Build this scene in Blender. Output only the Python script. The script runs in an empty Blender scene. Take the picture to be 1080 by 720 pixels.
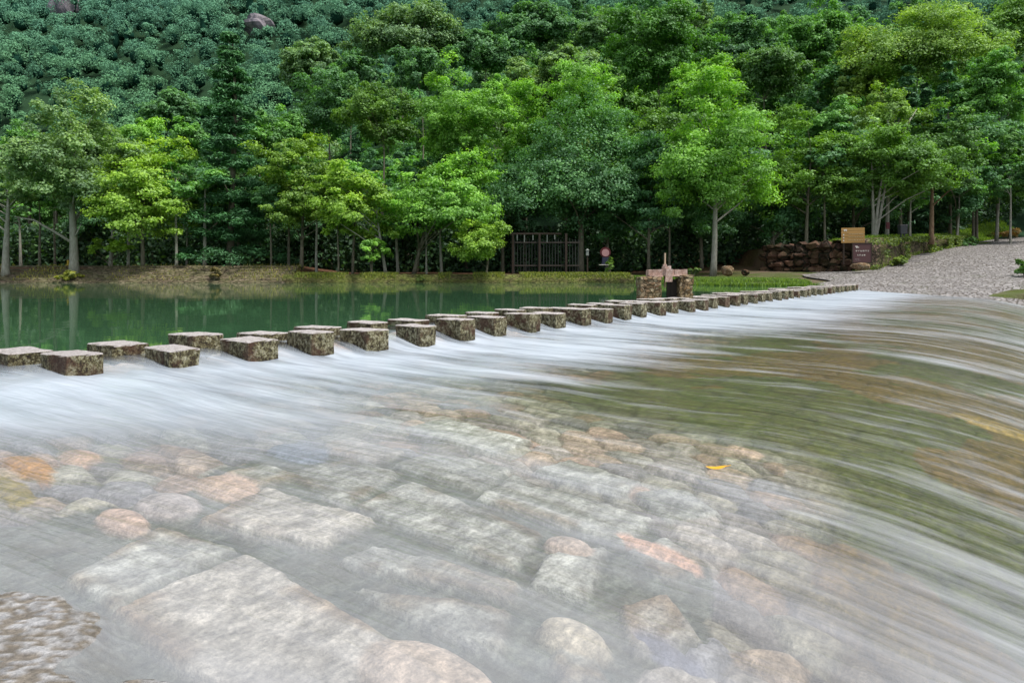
import bpy, math, random
import numpy as np
from mathutils import Vector, Matrix

random.seed(7)
RNG = np.random.default_rng(11)
R = math.radians
scene = bpy.context.scene
col = scene.collection

# ------------------------------------------------------------------ basics
F = 720.0                      # focal length in reference pixels
CAMZ = 0.634
P0 = np.array([-3.30, 5.19])   # first stone of the crossing
DU = np.array([0.8, -0.6])     # downstream
DV = np.array([0.6, 0.8])      # along the crossing, away from the viewer
ROT = math.atan2(-0.6, 0.8)
LOCAL = (P0[0], P0[1], 0.0)

def at(px, D):                 # lateral position of a column of the picture at depth D
    return (px - 540.0) / F * D
def zat(py, D):
    return CAMZ - (py - 284.0) / F * D
def uv(X, Y):
    dx, dy = X - P0[0], Y - P0[1]
    return dx * DU[0] + dy * DU[1], dx * DV[0] + dy * DV[1]
def xy(u, v):
    return P0[0] + u * DU[0] + v * DV[0], P0[1] + u * DU[1] + v * DV[1]

def tag(o, label=None, cat=None, group=None, kind=None):
    if label: o['label'] = label
    if cat: o['category'] = cat
    if group: o['group'] = group
    if kind: o['kind'] = kind
    return o
def thing(name, label, cat, loc=(0, 0, 0), rz=0.0, group=None, scale=None):
    o = bpy.data.objects.new(name, None); col.objects.link(o)
    o.location = loc; o.rotation_euler = (0, 0, rz)
    o.empty_display_size = .2
    if scale: o.scale = scale
    return tag(o, label, cat, group)
def link(name, me, parent=None, mat=None):
    o = bpy.data.objects.new(name, me); col.objects.link(o)
    if parent: o.parent = parent
    if mat and not me.materials: me.materials.append(mat)
    return o

def np_mesh(name, V, Fc, mat=None, smooth=False, tint=None, colors=None):
    """Fc: (n,4) or (n,3) int array"""
    me = bpy.data.meshes.new(name)
    V = np.asarray(V, dtype=np.float32); Fc = np.asarray(Fc, dtype=np.int32)
    k = Fc.shape[1]
    me.vertices.add(len(V)); me.vertices.foreach_set('co', V.ravel())
    me.loops.add(Fc.size); me.loops.foreach_set('vertex_index', Fc.ravel())
    me.polygons.add(len(Fc))
    me.polygons.foreach_set('loop_start', np.arange(0, Fc.size, k, dtype=np.int32))
    if smooth: me.polygons.foreach_set('use_smooth', np.ones(len(Fc), dtype=bool))
    me.update(calc_edges=True)
    if tint is not None:
        a = me.attributes.new('tint', 'FLOAT', 'FACE'); a.data.foreach_set('value', np.asarray(tint, dtype=np.float32))
    if colors is not None:
        a = me.attributes.new('stonecol', 'FLOAT_COLOR', 'POINT'); a.data.foreach_set('color', np.asarray(colors, dtype=np.float32).ravel())
    if mat: me.materials.append(mat)
    return me

class MB:
    """collects boxes, tubes and lumps; builds ONE mesh"""
    def __init__(s): s.v = []; s.f = []
    def add(s, V, Fc):
        n = len(s.v); s.v += [tuple(p) for p in V]; s.f += [tuple(i + n for i in q) for q in Fc]
    def box(s, c, d, rot=None, j=0.0, taper=1.0):
        P = []
        for z in (-1, 1):
            t = taper if z > 0 else 1.0
            for x, y in ((-1, -1), (1, -1), (1, 1), (-1, 1)):
                p = Vector((x * d[0] / 2 * t, y * d[1] / 2 * t, z * d[2] / 2))
                if j: p += Vector([random.uniform(-j, j) for _ in range(3)])
                if rot is not None: p = rot @ p
                P.append(p + Vector(c))
        s.add(P, [(3, 2, 1, 0), (4, 5, 6, 7), (0, 1, 5, 4), (1, 2, 6, 5), (2, 3, 7, 6), (3, 0, 4, 7)])
    def tube(s, pts, rad, n=7, cap=True):
        pts = [Vector(p) for p in pts]; V = []; Fc = []
        ref = Vector((0.3, 1, 0.1)).normalized()
        for i, p in enumerate(pts):
            d = (pts[min(i + 1, len(pts) - 1)] - pts[max(i - 1, 0)])
            d = d.normalized() if d.length > 1e-6 else Vector((0, 0, 1))
            a = d.cross(ref); a = a.normalized() if a.length > 1e-4 else d.cross(Vector((1, 0, 0))).normalized()
            b = d.cross(a)
            for k in range(n):
                t = 2 * math.pi * k / n
                V.append(p + (a * math.cos(t) + b * math.sin(t)) * rad[i])
        for i in range(len(pts) - 1):
            for k in range(n):
                k2 = (k + 1) % n
                Fc.append((i * n + k, i * n + k2, (i + 1) * n + k2, (i + 1) * n + k))
        if cap:
            Fc.append(tuple(range(n - 1, -1, -1))); Fc.append(tuple((len(pts) - 1) * n + k for k in range(n)))
        s.add(V, Fc)
    def lump(s, c, r, seed=0, sub=2, rough=.2):
        ico = ICO[sub]; rr = np.random.default_rng(seed)
        V = ico[0].copy()
        ph = rr.uniform(0, 6, (4, 3)); fr = rr.uniform(1.2, 3.6, (4, 3))
        k = sum(np.sin((V * fr[i]) .sum(1) * 1.4 + ph[i, 0]) for i in range(4)) / 4
        V = V * (1 + rough * k)[:, None] * np.asarray(r) + np.asarray(c)
        s.add(V.tolist(), ico[1])
    def mesh(s, name, mat=None, smooth=False):
        me = bpy.data.meshes.new(name); me.from_pydata([tuple(v) for v in s.v], [], s.f)
        if smooth: me.polygons.foreach_set('use_smooth', [True] * len(me.polygons))
        me.update()
        if mat: me.materials.append(mat)
        return me
    def build(s, name, mat, parent=None, smooth=False):
        return link(name, s.mesh(name, mat, smooth), parent)

import bmesh
ICO = {}
for sub in (1, 2, 3):
    bm = bmesh.new(); bmesh.ops.create_icosphere(bm, subdivisions=sub, radius=1)
    ICO[sub] = (np.array([v.co[:] for v in bm.verts]), [tuple(v.index for v in f.verts) for f in bm.faces]); bm.free()

# value noise for meshes
def vnoise(x, y, seed=0):
    xi = np.floor(x).astype(np.int64); yi = np.floor(y).astype(np.int64)
    fx = x - xi; fy = y - yi; fx = fx * fx * (3 - 2 * fx); fy = fy * fy * (3 - 2 * fy)
    def h(a, b):
        n = (a * 374761393 + b * 668265263 + seed * 982451653) & 0x7fffffff
        n = ((n ^ (n >> 13)) * 1274126177) & 0x7fffffff
        return ((n ^ (n >> 16)) & 0xffff) / 65535.0
    return (h(xi, yi) * (1 - fx) + h(xi + 1, yi) * fx) * (1 - fy) + (h(xi, yi + 1) * (1 - fx) + h(xi + 1, yi + 1) * fx) * fy
def fbm(x, y, seed=0, o=4):
    s = 0; a = .5
    for i in range(o):
        s = s + a * vnoise(x, y, seed + i * 7); x = x * 2.03; y = y * 2.03; a *= .5
    return s
def sstep(a, b, x):
    t = np.clip((x - a) / (b - a), 0, 1); return t * t * (3 - 2 * t)

# ------------------------------------------------------------------ materials
class NT:
    def __init__(s, name):
        s.m = bpy.data.materials.new(name); s.m.use_nodes = True
        s.t = s.m.node_tree; s.t.nodes.clear(); s.out = s.t.nodes.new('ShaderNodeOutputMaterial')
    def n(s, kind, ins=None, **kw):
        nd = s.t.nodes.new('ShaderNode' + kind)
        for k, v in kw.items(): setattr(nd, k, v)
        for k, v in (ins or {}).items(): s.set(nd, k, v)
        return nd
    def set(s, nd, k, v):
        i = nd.inputs[k]
        if isinstance(v, bpy.types.NodeSocket): s.t.links.new(v, i)
        elif isinstance(v, bpy.types.Node): s.t.links.new(v.outputs[0], i)
        else:
            if i.type == 'RGBA' and len(v) == 3: v = (*v, 1)
            i.default_value = v
    def math(s, op, a, b=None, c=None, clamp=False):
        nd = s.t.nodes.new('ShaderNodeMath'); nd.operation = op; nd.use_clamp = clamp
        s.set(nd, 0, a)
        if b is not None: s.set(nd, 1, b)
        if c is not None: s.set(nd, 2, c)
        return nd.outputs[0]
    def mix(s, f, a, b, mode='MIX'):
        nd = s.t.nodes.new('ShaderNodeMix'); nd.data_type = 'RGBA'; nd.blend_type = mode
        s.set(nd, 0, f); s.set(nd, 6, a); s.set(nd, 7, b); return nd.outputs[2]
    def ramp(s, f, stops, interp='LINEAR'):
        nd = s.t.nodes.new('ShaderNodeValToRGB'); s.set(nd, 0, f); e = nd.color_ramp.elements
        nd.color_ramp.interpolation = interp
        while len(e) < len(stops): e.new(.5)
        for i, (p, c) in enumerate(stops):
            e[i].position = p; e[i].color = (c, c, c, 1) if isinstance(c, (int, float)) else (*c, 1)
        return nd.outputs[0]
    def coord(s, scale=(1, 1, 1), src='Object', rot=(0, 0, 0)):
        tc = s.n('TexCoord'); mp = s.n('Mapping', {'Vector': tc.outputs[src]})
        mp.inputs['Scale'].default_value = scale; mp.inputs['Rotation'].default_value = rot
        return mp.outputs[0]
    def noise(s, vec, scale, detail=4, rough=.55, dist=0.0):
        return s.n('TexNoise', {'Vector': vec, 'Scale': scale, 'Detail': detail, 'Roughness': rough, 'Distortion': dist}).outputs[0]
    def bump(s, h, strength=.5, dist=.05, normal=None):
        ins = {'Height': h, 'Strength': strength, 'Distance': dist}
        if normal is not None: ins['Normal'] = normal
        return s.n('Bump', ins).outputs[0]
    def princ(s, color, rough=.7, normal=None, spec=.4, **kw):
        ins = {'Base Color': color, 'Roughness': rough, 'Specular IOR Level': spec}
        if normal is not None: ins['Normal'] = normal
        ins.update(kw)
        return s.n('BsdfPrincipled', ins).outputs[0]
    def done(s, sh): s.t.links.new(sh, s.out.inputs[0]); return s.m

def leaf_mat(name, trans=.34, gloss=.045, yellow=(1.5, 1.18, .55)):
    m = NT(name)
    oi = m.n('ObjectInfo'); at_ = m.n('Attribute', attribute_name='tint')
    t = at_.outputs['Fac']
    val = m.math('MULTIPLY_ADD', t, 1.05, .45)
    c = m.mix(1.0, oi.outputs['Color'], m.n('CombineColor', {0: val, 1: val, 2: val}).outputs[0], 'MULTIPLY')
    cy = m.mix(1.0, c, yellow, 'MULTIPLY')
    c2 = m.mix(m.math('MULTIPLY', m.math('POWER', t, 2.0), .8), c, cy)
    d = m.n('BsdfDiffuse', {'Color': c2})
    tr = m.n('BsdfTranslucent', {'Color': m.mix(1.0, c2, (1.5, 1.6, .6), 'MULTIPLY')})
    g = m.n('BsdfGlossy', {'Color': (.75, .9, .8), 'Roughness': .6})
    a = m.n('MixShader', {0: trans, 1: d.outputs[0], 2: tr.outputs[0]})
    b = m.n('MixShader', {0: gloss, 1: a.outputs[0], 2: g.outputs[0]})
    return m.done(b.outputs[0])
M_leaf = leaf_mat('leaves')
M_needle = leaf_mat('needles', trans=.12, gloss=.05, yellow=(1.2, 1.15, .8))
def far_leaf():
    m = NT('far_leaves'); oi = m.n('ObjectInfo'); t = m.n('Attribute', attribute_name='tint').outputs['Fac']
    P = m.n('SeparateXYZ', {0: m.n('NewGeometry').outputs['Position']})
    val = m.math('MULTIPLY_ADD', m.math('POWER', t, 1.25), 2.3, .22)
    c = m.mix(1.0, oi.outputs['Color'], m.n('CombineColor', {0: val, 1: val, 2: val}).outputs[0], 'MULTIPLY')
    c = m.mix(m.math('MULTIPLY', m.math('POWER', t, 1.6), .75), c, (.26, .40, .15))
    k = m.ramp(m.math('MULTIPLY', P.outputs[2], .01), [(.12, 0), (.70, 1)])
    c = m.mix(m.math('MULTIPLY', k, .5), c, (.14, .34, .30))  # aerial haze painted into the leaf colour, paler and bluer with height
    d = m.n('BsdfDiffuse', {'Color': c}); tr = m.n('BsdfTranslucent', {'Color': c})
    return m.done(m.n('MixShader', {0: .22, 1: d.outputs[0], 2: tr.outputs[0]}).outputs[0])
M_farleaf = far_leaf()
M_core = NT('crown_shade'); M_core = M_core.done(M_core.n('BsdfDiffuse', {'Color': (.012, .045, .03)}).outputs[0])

def bark_mat(name, c1, c2):
    m = NT(name); v = m.coord((1, 1, .35))
    n1 = m.noise(v, 9, 6, .65); n2 = m.noise(m.coord(), 1.6, 3)
    c = m.mix(m.ramp(n1, [(.35, 0), (.65, 1)]), c1, c2)
    c = m.mix(m.math('MULTIPLY', n2, .55), c, (.07, .09, .05))
    return m.done(m.princ(c, .85, m.bump(n1, .7, .04), .2))
M_barkpale = bark_mat('pale_bark', (.26, .25, .21), (.46, .44, .38))
M_bark = bark_mat('brown_bark', (.10, .085, .065), (.24, .21, .16))
M_barkred = bark_mat('reddish_bark', (.20, .11, .07), (.38, .25, .16))

# ------------------------------------------------------------------ heights
RV = ([20, 28, 29.5, 33, 37.6, 40.6, 46, 53.4, 63.5, 75, 100, 200], [-.9, -.5, -.34, -.02, .36, .62, 1.35, 2.05, 2.86, 3.72, 6, 14])
def road_z(v): return np.interp(v, *RV)
SX = [-200, -30, 4, 6.5, 8, 10, 14.4, 15.5, 40]; SY = [37.5, 37.5, 37.5, 35.2, 31.8, 30.0, 28.9, 28.4, 12]
def shore_y(X): return np.interp(X, SX, SY)
WX = [15.2, 15.9, 18.6, 20.6, 24.5, 30, 37.5, 46.5, 61, 90]; WY = [46, 41.2, 37.3, 38.0, 42, 47, 54, 62, 75, 100]
WT = [1.2, 1.95, 2.1, 2.3, 2.55, 2.85, 3.2, 3.9, 5.0, 8]
def water_z(u, v):
    d0 = .05 + .12 * sstep(-.5, 3.5, v)
    z = -.10 - d0 * sstep(-.55, .38, u) - (.31 - d0) / 3.7 * np.clip(u - .3, 0, 20)
    k = np.clip(u - 4.0, 0, 2.9); z = z - .072 * k * k
    z = np.where(u > 6.9, z - .5 * (u - 6.9), z)
    return np.maximum(z, -2.0)

def terrain(X, Y):
    u, v = uv(X, Y)
    s = Y - shore_y(X)
    # the strip behind the shore
    hb = np.interp(X, [-60, -14, -11, 3, 7, 9], [.80, .74, .34, .32, .12, .05])
    flat = -.35 + (hb + .35) * sstep(-.1, np.where(X < -12, 2.4, 1.2), s) + .012 * np.clip(s - 1, 0, 100)
    z = np.where(s > 0, np.maximum(flat, -.1), -.9)
    rz = road_z(v) - .05
    right = X > 6
    z = np.where(right & (v > 29.2), np.maximum(np.where((s > 0) & (X < 13.2), flat, -9), rz), z)
    z = np.where((v <= 29.4) & (u > -.9), -2.6, z)
    # terrace behind the road walls
    wy = np.interp(X, WX, WY); top = np.interp(X, WX, WT)
    beh = sstep(.75, 1.1, Y - wy) * (X > 15.2)
    z = z * (1 - beh) + np.maximum(z, top) * beh
    # right of the road the bank drops to the river
    z = np.where((u > 7.5) & (v > 29.4) , z + .25 * sstep(7.5, 9, u), z)
    # hills
    y0 = np.interp(X, [-90, -40, -12, 8, 30, 60], [78, 70, 56, 50, 52, 62])
    d = np.clip(Y - y0, 0, 500)
    near = np.interp(X / np.maximum(Y, 1), [-.8, -.35, -.1, .15, .8], [.20, .26, .40, .52, .55])
    cap = np.interp(X / np.maximum(Y, 1), [-.8, -.35, -.1, .15, .8], [60, 60, 60, 70, 80])
    h = near * d * (d / (d + 6.0))
    h = h + .62 * np.clip(Y - 118, 0, 400) * np.interp(X / np.maximum(Y, 1), [-.8, -.2, .1, .5], [1.0, 1.0, .45, .3])
    lim = .455 * Y * (1 + .05 * np.sin(X * .045 + 1.2))
    h = np.minimum(h, np.maximum(lim, 0))
    h = h + np.clip(d / 20, 0, 1) * (fbm(X / 17 + 40, Y / 17 + 9, 3) - .45) * 7
    return z + h

# ------------------------------------------------------------------ ground
def grid(xs, ys, zf, smooth_mask=None):
    X, Y = np.meshgrid(xs, ys); Z = zf(X, Y)
    V = np.stack([X.ravel(), Y.ravel(), Z.ravel()], 1)
    nx, ny = len(xs), len(ys)
    i = np.arange(nx * ny).reshape(ny, nx)
    Fc = np.stack([i[:-1, :-1].ravel(), i[:-1, 1:].ravel(), i[1:, 1:].ravel(), i[1:, :-1].ravel()], 1)
    return V, Fc
m = NT('forest_soil'); cw = m.coord()
n1 = m.noise(cw, .5, 5); n2 = m.noise(cw, 7, 5, .7)
soil = m.mix(m.ramp(n2, [(.3, 0), (.7, 1)]), (.055, .03, .018), (.16, .085, .05))
geo = m.n('NewGeometry'); sp = m.n('SeparateXYZ', {0: geo.outputs['Position']})
grass = m.mix(m.ramp(n1, [(.4, 0), (.62, 1)]), m.mix(n2, (.03, .06, .012), (.09, .15, .03)), (.13, .10, .07))
isg = m.math('MULTIPLY', m.ramp(m.math('MULTIPLY_ADD', sp.outputs[0], .04, 0), [(.02, 0), (.14, 1)]), m.ramp(m.math('MULTIPLY_ADD', n1, .6, m.math('MULTIPLY', sp.outputs[1], -.0)), [(.12, 0.2), (.3, 1)]))
inside = m.ramp(m.math('MULTIPLY', sp.outputs[1], .01), [(.40, 1), (.47, 0)])
gf = m.math('MULTIPLY', isg, inside)
c = m.mix(gf, soil, grass)
c = m.mix(m.ramp(m.math('MULTIPLY', sp.outputs[1], .01), [(.47, 0), (.55, 1)]), c, m.mix(n2, (.012, .035, .018), (.03, .07, .03)))
M_soil = m.done(m.princ(c, .95, m.bump(n2, .8, .08), .1))
xs = np.concatenate([np.arange(-230, -60, 4.0), np.arange(-60, 5, .7), np.arange(5, 48, .25), np.arange(48, 220, 3.0)])
ys = np.concatenate([np.arange(14, 26, 1.0), np.arange(26, 50, .25), np.arange(50, 130, 1.5), np.arange(130, 330, 4)])
V, Fc = grid(xs, ys, terrain)
g = link('ground', np_mesh('ground', V, Fc, M_soil, True)); tag(g, kind='structure')

# wide far ground so that nothing ends in view
m = NT('distant_ground'); n1 = m.noise(m.coord(), .08, 4)
M_fg = m.done(m.princ(m.mix(n1, (.03, .06, .03), (.06, .09, .04)), .95, None, .1))
b = MB(); b.add([(-3000, -3000, -2.9), (3000, -3000, -2.9), (3000, 3000, -2.9), (-3000, 3000, -2.9)], [(0, 1, 2, 3)])
tag(b.build('valley_floor', M_fg), kind='structure')

# ------------------------------------------------------------------ road (cobbles) 
m = NT('cobbles'); cw = m.coord()
nz = m.noise(cw, 3, 3)
vv = m.n('VectorMath', {0: cw, 1: m.n('VectorMath', {0: m.n('TexNoise', {'Vector': cw, 'Scale': 2.2, 'Detail': 2}).outputs[1], 1: (.25, .25, .25)}, operation='MULTIPLY').outputs[0]}, operation='ADD').outputs[0]
vo = m.n('TexVoronoi', {'Vector': vv, 'Scale': 5.2, 'Randomness': .9}); ve = m.n('TexVoronoi', {'Vector': vv, 'Scale': 5.2, 'Randomness': .9}, feature='DISTANCE_TO_EDGE')
edge = m.ramp(ve.outputs['Distance'], [(.02, 0), (.12, 1)])
idc = m.n('SeparateColor', {0: vo.outputs['Color']})
sc_ = m.ramp(idc.outputs[0], [(0, (.20, .19, .185)), (.35, (.28, .265, .26)), (.7, (.35, .335, .325)), (1, (.43, .41, .39))])
sc_ = m.mix(m.math('MULTIPLY', m.noise(cw, 14, 4, .7), .5), sc_, (.16, .14, .13))
cc = m.mix(edge, (.12, .10, .075), sc_)
grs = m.ramp(m.noise(cw, .7, 4), [(.55, 0), (.72, .5)])
cc = m.mix(m.math('MULTIPLY', grs, m.math('SUBTRACT', 1.1, edge)), cc, (.10, .14, .04))
M_road = m.done(m.princ(cc, .75, m.bump(m.math('ADD', edge, m.math('MULTIPLY', nz, .5)), 1.0, .09), .3))
def left_u(v):  # left edge of the road in crossing coordinates
    lx = [(12.6, 30.6), (15.2, 33.0), (17.2, 35.4), (18.7, 36.7), (20.9, 37.8), (24.8, 41.8), (30.3, 46.8), (37.8, 53.8), (46.8, 61.8), (61, 74.6), (90, 99)]
    P = [uv(*p) for p in lx]
    r = float(np.interp(v, [p[1] for p in P], [p[0] for p in P]))
    if v < 39: r = min(r, float(np.interp(v, [28, 31, 33.3, 35.3, 37.2, 38.6, 39], [0, -.6, -1.4, -3.0, -4.0, -3.2, -2])))
    return r - (1.1 if v > 38.5 else 0)
vs = np.concatenate([np.arange(28.2, 56, .3), np.arange(56, 110, 1.5)])
NW = 26; V = []
for v in vs:
    ul = float(left_u(v)) + .12 * math.sin(v * 1.7); ur = 6.6 + 9 * float(1 - sstep(33, 41, v)) + .5 * math.sin(v * .3) + max(0, (v - 45)) * .22
    if v < 30.5: ul = max(min(ul, -2.6), -1.0 - max(0, v - 28.9) * 3)
    for k in range(NW):
        u = ul + (ur - ul) * k / (NW - 1)
        X, Y = xy(u, v)
        z = float(road_z(v)) + .03 + .03 * (fbm(np.array([X * 1.3]), np.array([Y * 1.3]), 5)[0] - .5)
        drop = float(water_z(np.array([max(u, 4.0)]), 0)[0] - water_z(np.array([4.0]), 0)[0]) * float(1 - sstep(28.6, 33.5, v))
        if u > 4: z += drop
        V.append((X, Y, z))
n = len(vs); i = np.arange(n * NW).reshape(n, NW)
Fc = np.stack([i[:-1, :-1].ravel(), i[:-1, 1:].ravel(), i[1:, 1:].ravel(), i[1:, :-1].ravel()], 1)
road = link('road', np_mesh('road', V, Fc, M_road, True)); tag(road, kind='structure')

# ------------------------------------------------------------------ stream bed
def spaced(segs):
    out = []
    for a, b_, s in segs: out.append(np.arange(a, b_, s))
    return np.concatenate(out)
us = spaced([(-1.2, 2.2, .05), (2.2, 6.2, .0155), (6.2, 16.1, .15)])
vs = spaced([(-9, -2.6, .12), (-2.6, 2.0, .0155), (2.0, 6, .03), (6, 14, .08), (14, 31, .2)])
U, Vv = np.meshgrid(us, vs)
W = water_z(U, Vv)
def voro(x, y, s, seed):
    """jittered-grid cells: distance to the border, cell id random numbers"""
    x = x / s; y = y / s; xi = np.floor(x); yi = np.floor(y)
    d1 = np.full(x.shape, 9.); d2 = d1.copy(); ia = np.zeros(x.shape); ib = np.zeros(x.shape)
    def h(a, b, k):
        n = (a.astype(np.int64) * 73856093 ^ b.astype(np.int64) * 19349663 ^ (seed * 83492791 + k * 2971)) & 0x7fffffff
        n = ((n ^ (n >> 13)) * 1274126177) & 0x7fffffff
        return ((n ^ (n >> 15)) & 0xffff) / 65535.0
    for i in (-1, 0, 1):
        for j in (-1, 0, 1):
            a = xi + i; b = yi + j
            px = a + .5 + (h(a, b, 1) - .5) * .8; py = b + .5 + (h(a, b, 2) - .5) * .8
            d = np.hypot(x - px, y - py); r = h(a, b, 3); r2 = h(a, b, 4)
            new = d < d1
            d2 = np.where(new, d1, np.minimum(d2, d)); ia = np.where(new, r, ia); ib = np.where(new, r2, ib); d1 = np.where(new, d, d1)
    return (d2 - d1), ia, ib
wu = U + .06 * (fbm(U * 2.2, Vv * 2.2, 21) - .5) * 2; wv = Vv + .06 * (fbm(U * 2.2 + 50, Vv * 2.2, 22) - .5) * 2
# river cobbles
e1, a1, b1 = voro(wu, wv * 1.25, .24, 5)
e2, a2, b2 = voro(wu, wv, .42, 9)
big = (fbm(U * .5, Vv * .5, 31) > .52) & (Vv > 1.2)
e = np.where(big, e2, e1); ra = np.where(big, a2, a1); rb = np.where(big, b2, b1)
cob = sstep(0.0, .35, e) ** .7
hc = -.100 + .036 * cob + .03 * (ra - .5)
pal = np.array([[.40, .36, .36], [.52, .38, .33], [.50, .48, .45], [.34, .33, .38], [.58, .54, .49], [.56, .44, .38], [.30, .28, .30], [.55, .50, .50]])
ci = pal[np.minimum((rb * 8).astype(int), 7)]
ci = ci * (.8 + .35 * ra[..., None]) * (.55 + .45 * cob[..., None])
# squared paving slabs, each one its own outline
SLABS = [[(369, 533), (431, 507), (572, 547), (543, 582)], [(500, 520), (538, 497), (692, 530), (655, 553)], [(415, 492), (455, 477), (545, 491), (503, 514)],
    [(205, 556), (280, 522), (398, 546), (335, 574)], [(350, 585), (392, 566), (551, 592), (543, 611)], [(366, 604), (545, 617), (530, 656), (452, 640)],
    [(105, 645), (262, 582), (423, 655), (335, 726), (220, 704)], [(66, 612), (165, 563), (252, 577), (110, 641)], [(385, 712), (444, 654), (530, 682), (512, 742), (400, 770)],
    [(572, 568), (640, 553), (618, 604), (556, 596)], [(575, 652), (602, 630), (643, 664), (590, 675)], [(298, 506), (372, 487), (424, 500), (362, 534)],
    [(425, 458), (470, 447), (562, 464), (520, 480)], [(666, 506), (722, 497), (762, 520), (702, 531)], [(648, 604), (702, 590), (742, 622), (668, 640)],
    [(560, 492), (600, 480), (680, 497), (648, 512)], [(640, 700), (700, 680), (770, 716), (690, 745)], [(330, 482), (372, 470), (430, 482), (392, 493)],
    [(545, 690), (600, 684), (640, 730), (560, 740)], [(655, 556), (700, 540), (752, 560), (700, 578)], [(225, 512), (280, 500), (330, 508), (275, 520)]]
rough = fbm(U * 9, Vv * 9, 41, 5)
sl = np.zeros(U.shape); sid = np.zeros(U.shape); sdm = np.full(U.shape, -9.)
pu = U + .03 * (fbm(U * 5, Vv * 5, 45) - .5) * 2; pv = Vv + .03 * (fbm(U * 5 + 30, Vv * 5, 46) - .5) * 2
for q, poly in enumerate(SLABS):
    pts = []
    for (px, py) in poly:
        D = 1.055 * F / (py - 284.); pts.append(uv(at(px, D), D))
    cu = sum(p[0] for p in pts) / len(pts); cv = sum(p[1] for p in pts) / len(pts)
    sd_ = np.full(U.shape, 9.)
    for k in range(len(pts)):
        (x1, y1), (x2, y2) = pts[k], pts[(k + 1) % len(pts)]
        L_ = math.hypot(x2 - x1, y2 - y1) + 1e-6; nx_, ny_ = (y2 - y1) / L_, -(x2 - x1) / L_
        sg = 1 if (cu - x1) * nx_ + (cv - y1) * ny_ > 0 else -1
        sd_ = np.minimum(sd_, sg * ((pu - x1) * nx_ + (pv - y1) * ny_))
    new = sd_ > sdm; sid = np.where(new, (q * 7 % 11) / 11., sid); sdm = np.where(new, sd_, sdm)
sl = sstep(-.006, .020, sdm)
hs = -.080 + sl * (.034 + .016 * (sid - .5) + .024 * (rough - .5))
wn = fbm(U * 3.2 + 8, Vv * 3.2, 49, 4)
cs = np.array([.52, .52, .53])[None, None, :] * (.80 + .34 * sid[..., None]) * (.50 + 1.0 * (rough[..., None]))
cs = cs * (.55 + .9 * fbm(U * 22, Vv * 14, 43, 4))[..., None] * 1.05
cs = np.where((sid > .8)[..., None], cs * np.array([1.06, .98, .95]), cs)
brn = (sstep(.12, .02, sdm) * sl * sstep(.46, .58, wn))[..., None]
cs = cs * (1 - brn * np.array([.40, .50, .60]))
jc = np.array([.17, .185, .17])[None, None, :] * (.75 + .5 * fbm(U * 6, Vv * 6, 48))[..., None]
e3, a3, b3 = voro(wu, wv, .17, 13)
jc = jc * (1 - .25 * (e3 < .12))[..., None] + (.06 * (pal[np.minimum((b3 * 8).astype(int), 7)] - .3))
cs = cs * sl[..., None] + jc * (1 - sl[..., None])
reg = sstep(2.35, 2.75, U + .6 * (fbm(U * 1.5, Vv * 1.5, 51) - .5)) * (1 - sstep(4.6, 5.0, U + .6 * (fbm(U * 1.5, Vv * 1.5, 52) - .5))) * \
      (1 - sstep(.45, .8, Vv + .5 * (fbm(U * 2, Vv * 2, 54) - .5)))
reg = np.maximum((reg > .5).astype(float), sl)
Hh = hc * (1 - reg) + hs * reg
C = ci * (1 - reg[..., None]) + cs * reg[..., None]
# algae covered apron towards the crest
alg = np.clip(sstep(1.2, 3.2, Vv) * sstep(1.4, 3.0, U) + sstep(4.6, 5.4, U) * sstep(-.2, 1.0, Vv), 0, 1) * (.4 + .75 * fbm(U * .7, Vv * 1.6, 61))
alg = np.clip(alg * 1.35, 0, .95)[..., None]
ac = np.where((fbm(U * .5 + 9, Vv * .5, 63) > .48)[..., None], np.array([.085, .105, .006]), np.array([.17, .105, .012]))
C = C * (1 - alg) + .8 * ac * (.75 + .45 * cob[..., None]) * alg
Hh = Hh * (1 - .55 * alg[..., 0]) - .04 * alg[..., 0]
def blob(px, py, h, ru, rv, colr, hgt, ang=0):
    global C, Hh
    D = h * F / (py - 284.); u0, v0 = uv(at(px, D), D)
    du = U - u0; dv = Vv - v0; ca, sa = math.cos(ang), math.sin(ang)
    q = ((du * ca + dv * sa) / ru) ** 2 + ((-du * sa + dv * ca) / rv) ** 2 + .5 * (fbm(U * 4, Vv * 4, 71) - .5)
    k = 1 - sstep(.75, 1.05, q)
    C = C * (1 - k[..., None]) + np.array(colr) * k[..., None]
    Hh = Hh * (1 - k) + (hgt - .03 * q) * k
# single coloured boulders seen through the water
blob(30, 512, 1.05, .24, .08, (.62, .30, .07), -.035)
blob(10, 532, 1.05, .24, .07, (.34, .26, .07), -.05)
blob(130, 562, 1.07, .16, .08, (.72, .52, .46), -.03)
blob(85, 500, 1.05, .16, .08, (.78, .50, .38), -.04)
blob(240, 520, 1.05, .20, .12, (.70, .50, .42), -.04)
blob(178, 542, 1.06, .17, .12, (.50, .44, .46), -.035)
blob(1062, 435, 1.22, .42, .26, (.38, .26, .06), -.05)
blob(695, 572, 1.12, .20, .06, (.78, .48, .38), -.035)
blob(785, 463, 1.06, .13, .08, (.66, .50, .40), -.045)
blob(605, 650, 1.10, .13, .09, (.70, .62, .54), -.02)
blob(455, 700, 1.08, .24, .15, (.72, .58, .52), -.012)
blob(705, 662, 1.14, .13, .05, (.20, .20, .28), -.05)
blob(600, 570, 1.10, .11, .09, (.70, .56, .52), -.03)
blob(315, 483, 1.05, .22, .14, (.26, .30, .42), -.05)
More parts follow.
